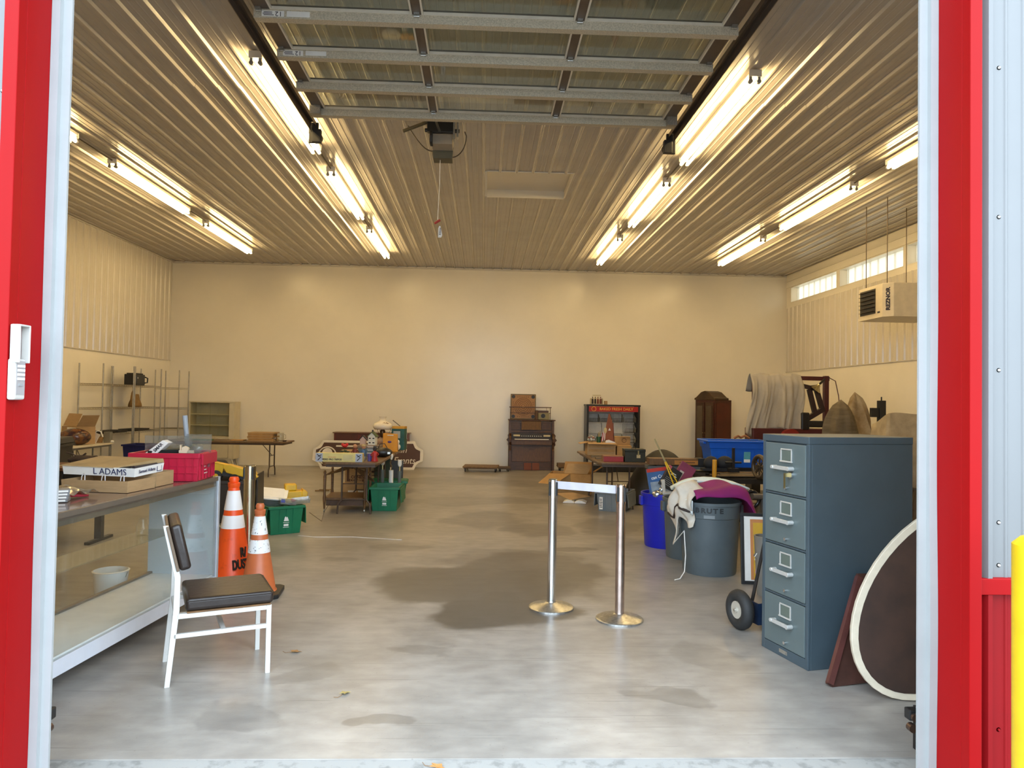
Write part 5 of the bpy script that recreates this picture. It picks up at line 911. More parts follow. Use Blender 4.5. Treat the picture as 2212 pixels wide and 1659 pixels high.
# ======================= BACK WALL: ORGAN, RACK, ARMOIRE =======================
OAKD = mat('organ_oak', (.085,.032,.009), .45, 0, .4, 5, .05, 40, (2,2,10)); OAKL = mat('organ_panel', (.12,.05,.013), .45, 0, .35, 5, 0, 40, (6,2,2))
og = thing('pump_organ', 'antique carved oak pump organ against the back wall', 'organ', (.62,16.80,0))
mesh_obj('case', MB().box(0,1.06,.12,.46,0,.60).box(.02,1.04,.18,.46,.60,1.14), OAKD, og, bevel=.004)
mesh_obj('side_panel', MB().prism([(0,0),(.46,0),(.46,1.16),(.12,1.16),(.10,.86),(-.02,.80),(-.06,.74),(-.05,.66),(.02,.60),(.04,.50),(.0,.46)],0,.05,'x'), OAKD, og); mesh_obj('side_panel', MB().prism([(0,0),(.46,0),(.46,1.16),(.12,1.16),(.10,.86),(-.02,.80),(-.06,.74),(-.05,.66),(.02,.60),(.04,.50),(.0,.46)],1.01,1.06,'x'), OAKD, og)
for X, s_ in ((0,-1),(1.06,1)): mesh_obj('scroll_bracket', MB().prism([(X,.56),(X+s_*.03,.60),(X+s_*.02,.66),(X+s_*.06,.71),(X+s_*.02,.76),(X+s_*.03,.82),(X,.86)],.03,.10,'y'), OAKD, og)
mesh_obj('top_shelf', MB().box(-.02,1.09,.10,.47,1.16,1.185), OAKD, og, bevel=.006)
mesh_obj('key_lid', MB().box(.05,1.01,.02,.13,.60,.70), OAKL, og, bevel=.006); mesh_obj('keyboard_rail', MB().box(.05,1.01,.0,.12,.70,.72), OAKD, og)
mesh_obj('white_keys', MB().box(.13,.93,.01,.11,.72,.735), PAPER, og); mesh_obj('stop_board', MB().box(.06,1.0,.11,.125,.76,.86), mat('stop_dark', (.03,.02,.012), .5), og)
for i in range(10): mesh_obj('stop_knob', MB().cyl((.30+.05*i,.08,.80),(.30+.05*i,.11,.80),.010,n=8), PAPER, og)
for X in (.10,.81): mesh_obj('stop_plate', MB().box(X,X+.16,.10,.11,.79,.83), mat('plate_ivory', (.60,.50,.30), .5), og, bevel=.01)
mesh_obj('upper_molding', MB().box(.02,1.04,.15,.18,.88,.92).box(.02,1.04,.15,.18,1.10,1.15), OAKL, og, bevel=.004)
mesh_obj('music_desk', MB().hexa([(.29,.06,.95),(.75,.06,.95),(.75,.08,.95),(.29,.08,.95)],[(.29,.13,1.17),(.75,.13,1.17),(.75,.15,1.17),(.29,.15,1.17)]), OAKL, og)
for X in (.06,.78):
    g_ = mesh_obj('grille', MB().box(X,X+.20,.15,.18,.96,1.09), OAKL, og)
    for i in range(5): mesh_obj('grille_bar', MB().box(X+.03+.032*i,X+.04+.032*i,.144,.15,.98,1.07), mat('grille_dark', (.05,.016,.010), .5), g_)
mesh_obj('knee_panel', MB().box(.07,.99,.10,.12,.20,.56), OAKL, og, bevel=.004); mesh_obj('carved_ornament', MB().prism([(.33,.55),(.73,.55),(.70,.52),(.62,.52),(.58,.46),(.53,.49),(.48,.46),(.44,.52),(.36,.52)],.085,.10,'y'), OAKD, og)
for X in (.36,.55): mesh_obj('pedal', MB().hexa([(X,.04,.01),(X+.17,.04,.01),(X+.17,.06,.01),(X,.06,.01)],[(X,.10,.17),(X+.17,.10,.17),(X+.17,.12,.17),(X,.12,.17)]), mat('pedal_red', (.13,.025,.010), .6), og)
mesh_obj('gallery_rail', MB().box(.0,1.0,.20,.23,1.465,1.485).box(.02,.98,.20,.22,1.33,1.345).cyl((.88,.21,1.345),(.88,.21,1.465),.004,n=6).cyl((.97,.21,1.185),(.97,.21,1.465),.007,n=6).cyl((.03,.21,1.185),(.03,.21,1.465),.007,n=6), OAKD, og)
cm = thing('carrom_board', 'square carrom game board with corner pockets on the organ', 'game board', (.655,17.13,1.187), rot=(R(-6),R(0),0))
mesh_obj('board', MB().box(0,.60,-.012,.012,0,.60), mat('board_tan', (.33,.16,.04), .45), cm, bevel=.004); mesh_obj('board_frame', MB().box(0,.60,-.022,-.012,.0,.02).box(0,.60,-.022,-.012,.58,.60).box(0,.02,-.022,-.012,.02,.58).box(.58,.60,-.022,-.012,.02,.58), mat('frame_olive', (.14,.10,.03), .5), cm)
for X in (.065,.535):
    for Z in (.065,.535): mesh_obj('pocket', MB().cyl((X,-.0135,Z),(X,-.012,Z),.042,n=18), BLACK, cm)
for q in (.05,.09,.13,.17,.205): mesh_obj('ring_line', MB().torus((.30,-.0125,.30),q,.0045,'y',36,4), mat('line_brown', (.10,.04,.015), .6), cm)
for i in range(6):
    for (X, Z) in ((.17+.05*i,.53),(.17+.05*i,.06),(.065,.18+.045*i),(.535,.18+.045*i)): mesh_obj('dot', MB().cyl((X,-.0135,Z),(X,-.012,Z),.010,n=8), MATS['line_brown'], cm)
ra = thing('cabinet_radio', 'olive table radio with a round dial on the organ', 'radio', (1.30,16.98,1.187)); mesh_obj('radio_body', MB().box(0,.27,0,.2,0,.16), mat('radio_olive', (.24,.20,.09), .5), ra, bevel=.008); mesh_obj('dial', MB().cyl((.12,-.006,.09),(.12,0,.09),.05,n=20), BLACK, ra); mesh_obj('carton_on_top', MB().box(-.06,.25,.02,.19,.161,.215), OAKD, ra)
one('old_book', MB().box(-.03,.03,-.1,.1,0,.22), mat('book_brown', (.10,.045,.015), .6), 'thick brown book standing left of the radio', 'book', loc=(1.265,17.05,1.187), bevel=.004)
def dolly(lab, loc, w_, d_, rz, z=.12, m_=None):
    t = thing('furniture_dolly', lab, 'dolly', loc, rz, group='wooden dollies on casters'); mesh_obj('deck', MB().box(0,w_,0,d_,z-.025,z), m_ or mat('ply', (.22,.12,.045), .6, 0, .35, 5, .05, 40, (8,1,1)), t, bevel=.002); mesh_obj('batten', MB().box(.02,w_-.02,.02,.06,z-.05,z-.025).box(.02,w_-.02,d_-.06,d_-.02,z-.05,z-.025), mat('batten', (.10,.055,.022), .6), t)
    for X in (.06,w_-.06):
        for Y in (.04,d_-.04): mesh_obj('caster', MB().cyl((X-.012,Y,.034),(X+.012,Y,.034),.033,n=14).box(X-.018,X+.018,Y-.014,Y+.014,.045,z-.05), BLKM, t, smooth=40)
    return t
dolly('flat plywood dolly on casters left of the organ', (-.44,16.32,0), .80, .62, -4)
dolly('low dolly with a white bar tucked beside the organ', (.36,16.46,0), .30, .30, 4, .10, mat('batten', (.10,.055,.022), .6))
dl = dolly('timber dolly on casters right of the organ', (1.75,16.60,0), .52, .34, 0, .13, mat('grey_timber', (.15,.085,.04), .7)); mesh_obj('plank', MB().box(0,.52,0,.30,.131,.19), mat('grey_timber', (.15,.085,.04), .7), dl)
# bakery rack
rk = thing('bakery_rack', 'black bakery display rack with red header and wire baskets', 'rack', (2.42,16.72,0))
mesh_obj('side_frame', MB().box(0,.045,0,.45,0,1.56), BLKM, rk); mesh_obj('side_frame', MB().box(1.20,1.25,0,.45,0,1.56), BLKM, rk); mesh_obj('back_board', MB().box(.045,1.20,.42,.45,.1,1.5), mat('rack_white', (.82,.80,.74), .5), rk); mesh_obj('top_cap', MB().box(-.01,1.26,-.01,.46,1.53,1.57), BLKM, rk); mesh_obj('bottom_deck', MB().box(.045,1.20,0,.45,0,.14), BLKM, rk)
hd = mesh_obj('header', MB().box(.045,1.20,-.015,.01,1.405,1.525), mat('header_red', (.36,.008,.006), .4), rk)
HY = mat('header_yellow', (.75,.42,.06), .5)
for wd_, wx_ in (('BAKED', .425), ('FRESH', .70), ('DAILY', .965)): text(wd_, .085, HY, hd, (wx_,-.0165,1.465), FRONT, bold=.001)
mesh_obj('swoosh', MB().torus((.16,-.016,1.465),.05,.007,'y',20,5), MATS['header_yellow'], hd)
for i, r_ in enumerate((1.16,.92,.68,.44)):
    for c_ in range(4):
        if i == 1 and c_ < 3: continue
        x0 = .06+.285*c_; m = MB()
        for k in range(9):
            X = x0+.01+.031*k; m.tube([(X,.40,r_+.20),(X,.40,r_),(X,.12,r_),(X,.08,r_+.09)],.004,4)
        for (Y, Z) in ((.08,r_+.09),(.40,r_+.20),(.12,r_),(.26,r_)): m.cyl((x0+.01,Y,Z),(x0+.258,Y,Z),.003,n=4)
        mesh_obj('wire_basket', m, mat('wire_dark', (.05,.045,.04), .4, .6), rk)
        mesh_obj('basket_side', MB().prism([(.40,r_+.20),(.40,r_),(.12,r_),(.08,r_+.09)],x0+.262,x0+.266,'x'), mat('side_grey', (.45,.44,.38), .5), rk)
bc = thing('bottle_carrier', 'wire carrier with four dark red bottles on top of the rack', 'carrier', (2.68,16.95,1.571)); mesh_obj('wire_frame', MB().box(-.14,.14,-.09,-.085,0,.01).box(-.14,.14,-.09,-.085,.13,.14).box(-.14,-.132,-.09,.09,0,.14).box(.132,.14,-.09,.09,0,.14).box(-.14,.14,.085,.09,.13,.14).box(-.10,.10,-.01,.01,.20,.225), mat('carrier_cream', (.55,.48,.32), .5), bc)
for i in range(4): mesh_obj('bottle', MB().lathe([(0,.0),(.024,0),(.024,.11),(.01,.15),(.01,.18),(0,.18)],(-.095+.063*i,0,0),12), mat('bottle_red', (.16,.015,.008), .3) if i > 1 else mat('bottle_black', (.03,.012,.01), .3), bc, smooth=50)
one('brown_carton', MB().box(-.035,.035,-.03,.03,0,.085), CARD, 'tiny brown carton on top of the rack', 'carton', loc=(2.90,16.95,1.571), bevel=.003)
# armoire
ar = thing('armoire', 'dark carved wooden armoire with arched crown in the back right', 'armoire', (5.04,16.93,0), -66)
mesh_obj('case', MB().box(0,.66,.0,.50,0,1.72), MAHOG, ar, bevel=.004)
mesh_obj('crown', MB().prism([(-.02,1.72),(.68,1.72),(.68,1.76),(.62,1.78),(.55,1.83),(.45,1.90),(.33,1.93),(.21,1.90),(.11,1.83),(.04,1.78),(-.02,1.76)],-.02,.40,'y'), mat('crown_oak', (.055,.026,.010), .45, 0, .4, 5), ar, bevel=.006)
for x_ in (.03,.345):
    d_ = mesh_obj('armoire_door', MB().box(x_,x_+.285,-.015,0,.22,1.66), WALNUT, ar, bevel=.004); mesh_obj('door_panel', MB().box(x_+.05,x_+.235,-.022,-.015,.30,1.58), mat('mirror_panel', (.09,.065,.045), .2), d_); mesh_obj('knob', MB().ball((x_+.02 if x_ > .2 else x_+.265,-.03,.95),.012,8,6), MATS['brass'], d_)
mesh_obj('base_drawer', MB().box(.03,.63,-.015,0,.04,.20), WALNUT, ar, bevel=.004); mesh_obj('side_panel', MB().box(.66,.668,.05,.45,.15,1.65), mat('side_red', (.075,.009,.005), .35, 0, .3, 4), ar)
# ======================= RIGHT TABLE =======================
folding_table('folding_table', 'brown folding table on the right with the red box and trunk', 1.68, 2.44, 10.35, 12.80, ZD-.0006, TABTOP, 'y', .5)
rb = thing('red_box', 'flat red box with tan lid at the front of the right table', 'box', (1.78,10.52,ZD), -3); mesh_obj('box_body', MB().box(0,.29,0,.24,0,.075), mat('box_red', (.30,.008,.008), .5), rb, bevel=.002); mesh_obj('lid', MB().box(-.003,.293,-.003,.243,.075,.082), mat('lid_tan', (.26,.12,.06), .6), rb); mesh_obj('end_cap', MB().box(-.004,0,-.002,.242,0,.075), MATS['lid_tan'], rb)
tn = thing('strongbox', 'dark olive metal strongbox with a paper tag', 'strongbox', (2.085,10.48,ZD), -2); OLV = mat('trunk_olive', (.028,.026,.014), .45, .3, .4, 8)
mesh_obj('trunk_body', MB().box(0,.30,0,.24,0,.15), OLV, tn, bevel=.004); mesh_obj('trunk_lid', MB().box(-.004,.304,-.006,.244,.15,.19), OLV, tn, bevel=.006); mesh_obj('handle', MB().tube([(.12,.12,.19),(.12,.12,.205),(.18,.12,.205),(.18,.12,.19)],.006,6), OLV, tn); mesh_obj('hasp', MB().box(.185,.205,-.012,-.006,.10,.17), MATS['brass'], tn); mesh_obj('paper_tag', MB().box(.17,.225,-.009,-.006,.062,.11), mat('tag_tan', (.50,.38,.20), .7), tn)
ck = thing('wooden_crate', 'brown carton crate with folded flaps heaped with toys', 'crate', (1.72,11.75,ZD), -2); mesh_obj('crate_body', MB().pan(0,.46,0,.40,0,.21,.006), CARD, ck); mesh_obj('slat', MB().box(.02,.44,-.006,0,.06,.10), CARDD, ck); mesh_obj('slat', MB().box(.02,.44,-.006,0,.13,.17), CARDD, ck); mesh_obj('flap', MB().hexa([(0,-.004,.206),(.46,-.004,.206),(.46,0,.206),(0,0,.206)],[(.0,-.12,.19),(.46,-.12,.19),(.46,-.116,.195),(0,-.116,.195)]), CARD, ck); mesh_obj('flap', MB().hexa([(-.004,0,.206),(0,0,.206),(0,.4,.206),(-.004,.4,.206)],[(-.12,0,.18),(-.116,0,.185),(-.116,.4,.185),(-.12,.4,.18)]), CARD, ck); mesh_obj('fill_board', MB().box(.01,.45,.01,.39,.19,.20), CARDD, ck)
ZK = ZD+.2006
tw = thing('beaded_toy', 'clear and red beaded toy heaped on the crate, left', 'toy', (1.80,11.90,ZK)); mesh_obj('dome', MB().ball((0,0,.06),.07,16,8,(1,1,.85)), CLEARP, tw, smooth=60)
for a in range(0,360,45): mesh_obj('bead', MB().ball((.045*math.cos(R(a)),.045*math.sin(R(a)),.05+.03*(a%2)),.018,8,5), mat('bead_red', (.35,.08,.06), .4) if a % 90 else PAPER, tw)
gm = thing('green_cup', 'dark green cup standing on the crate', 'cup', (1.925,11.88,ZK)); mesh_obj('cup_body', MB().lathe([(0,0),(.036,0),(.042,.10),(.037,.10),(.03,.01),(0,.01)],n=16), mat('cup_green', (.008,.06,.015), .4), gm, smooth=50); mesh_obj('pencils', MB().cyl((0,0,.01),(.02,0,.19),.006,n=6).cyl((.01,0,.01),(-.01,.01,.17),.006,n=6), mat('pencil', (.45,.33,.10), .5), gm)
flg = thing('small_flag', 'small striped flag on a dark stick on the crate', 'flag', (1.99,11.84,ZK), 0); mesh_obj('stick', MB().cyl((0,0,.0),(-.035,0,.33),.004,n=6), BLKM, flg)
for i in range(4): mesh_obj('stripe', MB().prism([(-.02+.018*i-.02,.02+.01*i),(-.02+.018*i-.006,.02+.01*i),(-.004+.012*i,.17),(-.014+.012*i,.17)],-.012,-.008,'y'), mat('flag_red', (.35,.02,.02), .6) if i % 2 == 0 else PAPER, flg)
pn = thing('felt_pennant', 'tall rust coloured pennant propped on the crate', 'pennant', (2.10,11.95,ZK)); mesh_obj('pennant', MB().prism([(-.06,.0),(.08,.0),(.085,.10),(.065,.32),(.015,.48),(-.005,.48),(-.05,.25)],-.006,.006,'y'), mat('rust_felt', (.24,.075,.035), .8), pn); mesh_obj('tassel', MB().ball((-.055,-.005,.20),.028,8,6,(1,.6,1.8)), mat('straw', (.5,.4,.2), .7), pn); mesh_obj('badge', MB().prism([(-.01,.20),(.035,.20),(.012,.245)],-.009,-.006,'y'), PAPER, pn); mesh_obj('dark_edge', MB().bar((.09,.0,.0),(.07,0,.33),.012,.012), mat('maroon', (.15,.02,.015), .5), pn)
one('folded_card', MB().prism([(-.07,0),(.07,0),(.10,.012),(0,.05),(-.05,.04)],-.04,.04,'y'), PAPER, 'white folded card lying in front of the pennant', 'card', loc=(2.09,11.84,ZK))
c4 = thing('small_carton', 'small brown carton with a round stamp on top of another', 'carton', (2.20,11.95,ZD+.17), -4); mesh_obj('carton', MB().box(0,.26,0,.22,0,.13), CARDD, c4, bevel=.002); mesh_obj('flap', MB().box(.09,.26,-.06,.0,.13,.134), CARD, c4); mesh_obj('stamp', MB().torus((.16,-.001,.07),.035,.004,'y',20,4), mat('print_brown', (.09,.035,.015), .6), c4)
c5 = thing('small_carton', 'open brown carton under the stamped one', 'carton', (2.20,11.72,ZD), -4); mesh_obj('carton', MB().box(0,.24,0,.26,0,.168), CARDD, c5, bevel=.002); mesh_obj('flap', MB().hexa([(-.004,0,.16),(0,0,.16),(0,.25,.16),(-.004,.25,.16)],[(-.10,0,.13),(-.097,0,.135),(-.097,.25,.135),(-.10,.25,.13)]), CARD, c5)
one('wood_plank', MB().box(-.27,.22,-.05,.05,0,.03), mat('plank_olive', (.15,.10,.04), .6), 'olive brown plank lying in front of the crate', 'plank', loc=(1.99,11.35,ZD), rot=(0,0,R(-4)))
one('wood_plank', MB().box(-.26,.24,-.04,.04,0,.022), mat('plank_grey', (.17,.12,.07), .6), 'greyish plank lying closest to the red box', 'plank', loc=(2.0,11.05,ZD), rot=(0,0,R(3)))
# big open carton, grey tote
bcx = thing('large_carton', 'large open cardboard box with spread flaps left of the table', 'carton', (1.18,12.6,0), -12)
mesh_obj('carton', MB().pan(0,.72,0,.5,0,.36,.006), CARDD, bcx)
for b_, t_ in (([(0,-.006,.36),(.36,-.006,.36),(.36,0,.36),(0,0,.36)],[(-.16,-.24,.21),(.12,-.30,.20),(.12,-.294,.206),(-.16,-.234,.216)]), ([(.37,-.006,.36),(.72,-.006,.36),(.72,0,.36),(.37,0,.36)],[(.40,-.20,.12),(.74,-.20,.12),(.74,-.194,.124),(.40,-.194,.124)]), ([(.2,.5,.36),(.72,.5,.36),(.72,.506,.36),(.2,.506,.36)],[(.22,.56,.53),(.74,.56,.53),(.74,.566,.53),(.22,.566,.53)]), ([(.72,0,.36),(.726,0,.36),(.726,.5,.36),(.72,.5,.36)],[(.93,.0,.50),(.936,.0,.50),(.936,.48,.50),(.93,.48,.50)])): mesh_obj('flap', MB().hexa(b_, t_), CARDD, bcx)
mesh_obj('bright_flap', MB().hexa([(.25,.10,.36),(.66,.05,.36),(.66,.06,.36),(.25,.11,.36)],[(.30,.22,.52),(.74,.20,.52),(.74,.21,.52),(.30,.23,.52)]), CARD, bcx); mesh_obj('paper_inside', MB().box(.22,.26,.06,.10,.12,.34), PAPER, bcx); mesh_obj('flower_print', MB().ball((.46,.42,.44),.06,10,6,(1.3,.8,.6)), mat('mixed_red', (.40,.20,.24), .6, 0, .7, 25, col2=(.5,.5,.5)), bcx)
ob = thing('open_book', 'open book with curled white pages on the floor', 'book', (1.50,11.55,0), -12); mesh_obj('cover', MB().box(-.19,.19,-.13,.13,0,.006), mat('cover_brown', (.16,.09,.04), .6), ob)
for s_ in (-1,1): mesh_obj('pages', MB().prism([(s_*.005,.006),(s_*.185,.006),(s_*.18,.018),(s_*.12,.045),(s_*.05,.05),(s_*.005,.022)],-.125,.125,'y'), PAPER, ob)
fb = thing('flat_carton', 'pale flattened carton propped over the open book', 'carton', (1.45,11.66,.075), rot=(R(12),0,R(-14))); mesh_obj('sheet', MB().prism([(-.28,.12),(.02,-.16),(.30,.06),(.0,.20)],0,.008), CARD, fb); mesh_obj('prop_block', MB().box(-.1,.1,.0,.14,-.02,-.002), CARDD, fb)
gtt = flip_tote('grey lidded tote with a white label behind the belt post', (2.02,10.85,0), -24, GREYT, .44, .56, .29, True, False)
mesh_obj('white_label', MB().box(-.17,-.12,-.288,-.276,.03,.21), PAPER, gtt); scribble(gtt, -.165, -.125, .05, .19, 6, -.2888, INK)
mesh_obj('contents', MB().ball((-.05,-.05,.24),.13,12,6,(1.2,1.4,.5)), mat('white_mixed', (.55,.50,.45), .7, 0, .5, 20), gtt, smooth=60)
# black tarp mound behind the table
one('black_tarp', MB().grid(lambda u, v: (2.42+1.15*u, 11.3+1.0*v, .82*(math.sin(math.pi*min(max(u*1.05,0),1))**.45)*(math.sin(math.pi*min(max(v,0),1))**.5)+.02*math.sin(9*u+7*v)+.012), 26, 16), mat('tarp_black', (.012,.010,.009), .6), 'black tarpaulin mound behind the right table', 'tarpaulin', smooth=70, solid=.01)
# ======================= BINS AND PILE =======================
def can(name, lab, loc, r0, r1, h, m_, band=True):
    t = thing(name, lab, 'trash can', loc)
    mesh_obj('can_body', MB().lathe([(0,0),(r0,0),(r0+.006,.02),(r1*.97,h*.78),(r1,h*.785),(r1+.004,h-.03),(r1+.012,h-.028),(r1+.012,h),(r1-.006,h),(r0-.008,.02),(0,.02)],n=40), m_, t, smooth=35)
    for s_ in (-1, 1): mesh_obj('grip', MB().box(min(s_*(r1-.005),s_*(r1+.03)),max(s_*(r1-.005),s_*(r1+.03)),-.05,.05,h-.14,h-.04), m_, t, bevel=.008)
    return t
bt_ = can('round_trash_can', 'large round grey trash can draped with purple cloth', (2.205,6.90,0), .245, .285, .685, GREYP)
for i, c_ in enumerate('BRUTE'):
    a = R(-90-18.5+(i-2)*11); rr_ = .2905; text(c_, .062, mat('can_ink', (.02,.024,.028), .6), bt_, (rr_*math.cos(a), rr_*math.sin(a), .615), (R(90),0,a+R(90)), bold=.003, sx=1.15)
mesh_obj('moulded_plate', MB().box(-.05,.05,-.2925,-.286,.545,.575), mat('plate_light', (.20,.225,.24), .5), bt_, rot=(0,0,R(-18.5)))
can('round_trash_can', 'second round grey trash can hidden behind the draped one', (2.19,7.56,0), .225, .262, .62, GREYP)
bcan = can('blue_trash_can', 'round blue recycling can packed with books and toys', (2.10,8.14,0), .235, .275, .60, BLUEP)
def ellc(cx, cy, a, b_, z): return z
def cover_fn(u, v):
    x_ = -.24+.63*u; y_ = -.26+.55*v; q = 1-((x_/.42)**2+(y_/.33)**2)
    z = .70+.145*max(q,0)**.6+.018*math.sin(13*x_+5*y_)+.014*math.sin(21*y_-6*x_)
    if x_ > .27: z -= (x_-.27)*1.5
    if y_ < -.20: z -= (-.20-y_)*.55
    return (2.235+x_, 6.90+y_, z)
one('purple_cloth', MB().grid(cover_fn, 34, 24), mat('magenta', (.21,.002,.115), .75, 0, .2, 6, .15, 50), 'magenta purple cloth heaped over the grey can', 'cloth', smooth=80, solid=.012)
def pale_fn(u, v):
    x_ = -.30+.74*u; y_ = .10+.22*v
    return (2.22+x_, 6.98+y_, .745+.10*math.sin(math.pi*(u*.9+.05))+.02*math.sin(8*u+6*v)-.05*max(u-.8,0))
one('pale_cloth', MB().grid(pale_fn, 24, 8), mat('pale_blue_cloth', (.62,.72,.75), .8, 0, .1, 8, .1, 40), 'pale bluish cloth behind the purple cloth', 'cloth', smooth=80, solid=.02)
# cream garment hanging over the can's left side
def garm(u, v):
    a = R(140+86*u); rad = .32+.06*math.sin(math.pi*min(1,v*1.2))*(1-.4*u)+.022*math.sin(11*u+9*v)+.014*math.sin(23*u-7*v)-(.16*(1-v/.25)**2 if v < .25 else 0)
    L = .30+.30*math.exp(-((u-.42)/.14)**2)+.06*math.sin(9*u)
    return (2.205+rad*math.cos(a), 6.90+rad*math.sin(a), .80-.03*math.cos(u*5)-v*L+.05*(1-v)*math.sin(3*u))
CREAM = mat('cream_linen', (.62,.57,.49), .85, 0, .12, 12, .35, 30)
jk = thing('cream_garment', 'cream garment with dark trim hanging over the grey can', 'garment', (0,0,0))
mesh_obj('cloth', MB().grid(garm, 30, 24), CREAM, jk, smooth=80, solid=.008); mesh_obj('dark_trim', MB().tube([garm(i/14, .62+.05*math.sin(i*.9)) for i in range(15)], .015, 6), mat('dark_braid', (.035,.022,.018), .8), jk, smooth=60); mesh_obj('dark_trim', MB().tube([garm(.12+.02*math.sin(i), .65+.35*i/8) for i in range(9)], .007, 6), MATS['dark_braid'], jk, smooth=60)
mesh_obj('collar_patch', MB().grid(lambda u, v: (2.205+.345*math.cos(R(210+16*u)), 6.90+.345*math.sin(R(210+16*u)), .70-.13*v+.02*math.sin(u*3)), 8, 6), mat('pale_patch', (.66,.72,.73), .8), jk, smooth=80, solid=.008)
p0 = garm(.42, .98); mesh_obj('drawstring', MB().tube([p0,(1.90,6.70,.42),(1.905,6.66,.2),(1.885,6.62,.06),(1.83,6.57,.006),(1.77,6.53,.005)],.005,6), PAPER, jk, smooth=60)
# contents of the blue can
mg = thing('picture_book', 'tall picture book with red and blue cover in the blue can', 'book', (1.90,8.03,.52), rot=(R(-10),R(-7),R(8)))
mesh_obj('cover', MB().box(0,.26,-.012,.012,0,.35), mat('cover_blue', (.04,.12,.30), .5, 0, .3, 5), mg, bevel=.003); mesh_obj('red_header', MB().box(.0,.26,-.0135,-.012,.31,.35), mat('header_red2', (.42,.03,.02), .5), mg); mesh_obj('photo', MB().box(.02,.25,-.0135,-.012,.02,.20), mat('cover_photo', (.34,.40,.46), .5, 0, .5, 10), mg); text('can Curr', .05, PAPER, mg, (.13,-.013,.25), (R(90),R(-6),0), bold=.001)
kb = thing('boxed_game', 'black boxed game with grey print tilted in the blue can', 'box', (2.03,7.98,.68), rot=(R(-6),R(32),R(4))); mesh_obj('box_body', MB().box(-.07,.10,-.03,.03,0,.24), BLACK, kb, bevel=.002); mesh_obj('band', MB().box(-.071,-.04,-.031,.031,.19,.241), mat('pink_band', (.40,.08,.12), .5), kb); scribble(kb, -.04, .06, .15, .19, 2, -.0308, PAPER)
for i in range(5): mesh_obj('print', MB().box(-.05,.08,-.031,-.03,.03+.02*i,.034+.02*i), MATS['print_grey'], kb)
k2 = thing('boxed_game', 'maroon boxed game with cream lettering tilted in the blue can', 'box', (2.15,8.05,.68), rot=(R(-6),R(32),R(-4))); mesh_obj('box_body', MB().box(-.06,.12,-.03,.03,-.02,.30), mat('maroon_box', (.22,.02,.06), .5, 0, .3, 5), k2, bevel=.002); mesh_obj('print', MB().box(-.03,.02,-.031,-.03,.06,.2), mat('cream_print', (.5,.42,.36), .6), k2)
cr2 = thing('toy_crane', 'black and yellow toy crane with a long boom in the blue can', 'toy', (2.17,7.90,.66), rot=(0,R(-26),0)); mesh_obj('base', MB().prism([(-.06,-.04),(.07,-.04),(.05,.06),(-.03,.06)],-.03,.03,'y'), mat('crane_yellow', (.70,.52,.02), .4), cr2, bevel=.004); mesh_obj('boom', MB().bar((-.025,0,.05),(-.005,0,.34),.012,.012).bar((.025,0,.05),(.005,0,.34),.012,.012), YEL, cr2)
for i in range(5): mesh_obj('lattice', MB().bar((-.024,0,.07+.055*i),(.022,0,.11+.055*i),.008,.008), BLACK, cr2)
mesh_obj('boom_tip', MB().cyl((0,0,.34),(0,0,.62),.010,.008,8), mat('tip_olive', (.30,.25,.12), .5), cr2); mesh_obj('pulley', MB().cyl((.0,-.035,.02),(.0,-.03,.02),.02,n=12), BLACK, cr2); mesh_obj('lower_shell', MB().ball((.02,-.03,-.05),.07,12,6,(1,.7,.8)), mat('crane_yellow', (.70,.52,.02), .4), cr2, smooth=60)
mm_ = thing('toy_monument', 'white toy tower on a flat base in the blue can', 'toy', (2.02,7.96,.625), rot=(R(4),R(-6),R(10))); mesh_obj('tower', MB().box(-.018,.018,-.018,.018,.0,.14), mat('ivory', (.62,.58,.50), .5), mm_, bevel=.003); mesh_obj('slab', MB().box(-.06,.13,-.04,.04,-.02,.0), MATS['ivory'], mm_)
one('foil_ornament', MB().ball((0,0,0),.06,14,8,(1.1,1,.8)).ball((.05,.02,.05),.035,10,6), mat('silver_foil', (.55,.58,.62), .18, .9, .3, 25, .6, 20), 'crumpled silver foil ornament at the rim of the blue can', 'ornament', loc=(1.955,7.955,.60), smooth=80)
one('leaflet', MB().box(-.08,.08,-.11,.11,0,.008), mat('leaflet', (.50,.47,.44), .6, 0, .4, 6), 'pale printed leaflet lying across the blue can', 'paper', loc=(2.10,7.96,.61), rot=(R(30),R(-20),R(25)))
one('can_stuffing', MB().ball((0,0,0),.22,16,8,(1.1,1.1,.35)), mat('stuffing', (.10,.09,.08), .8, 0, .6, 12, .3, 12), 'dark jumble filling the blue can', 'jumble', loc=(2.10,8.14,.54), smooth=70)
# framed poster
fp = thing('framed_poster', 'black framed yellow and orange poster standing on the floor', 'picture', (2.345,6.42,0), rot=(R(-7),0,R(-8)))
mesh_obj('frame', MB().box(0,.46,-.01,.015,0,.03).box(0,.46,-.01,.015,.60,.63).box(0,.03,-.01,.015,.03,.60).box(.43,.46,-.01,.015,.03,.60), BLACK, fp, bevel=.003); mesh_obj('white_mat', MB().box(.03,.43,-.003,.01,.03,.60), PAPER, fp); mesh_obj('orange_mat', MB().box(.085,.40,-.005,-.003,.04,.575), mat('mat_orange', (.55,.22,.07), .6), fp); mesh_obj('yellow_poster', MB().box(.11,.38,-.007,-.005,.05,.545), mat('poster_yellow', (.62,.36,.03), .5), fp)
mesh_obj('printed_figure', MB().box(.125,.165,-.008,-.007,.07,.10).prism([(.12,.10),(.17,.10),(.165,.145),(.125,.145)],-.008,-.007,'y'), mat('print_pink', (.60,.28,.33), .6), fp); mesh_obj('printed_bubble', MB().ball((.15,-.007,.22),.03,12,6,(1.1,.05,.6)), PAPER, fp); mesh_obj('printed_block', MB().box(.13,.16,-.008,-.007,.29,.33), mat('label_blue', (.03,.04,.3), .5), fp)
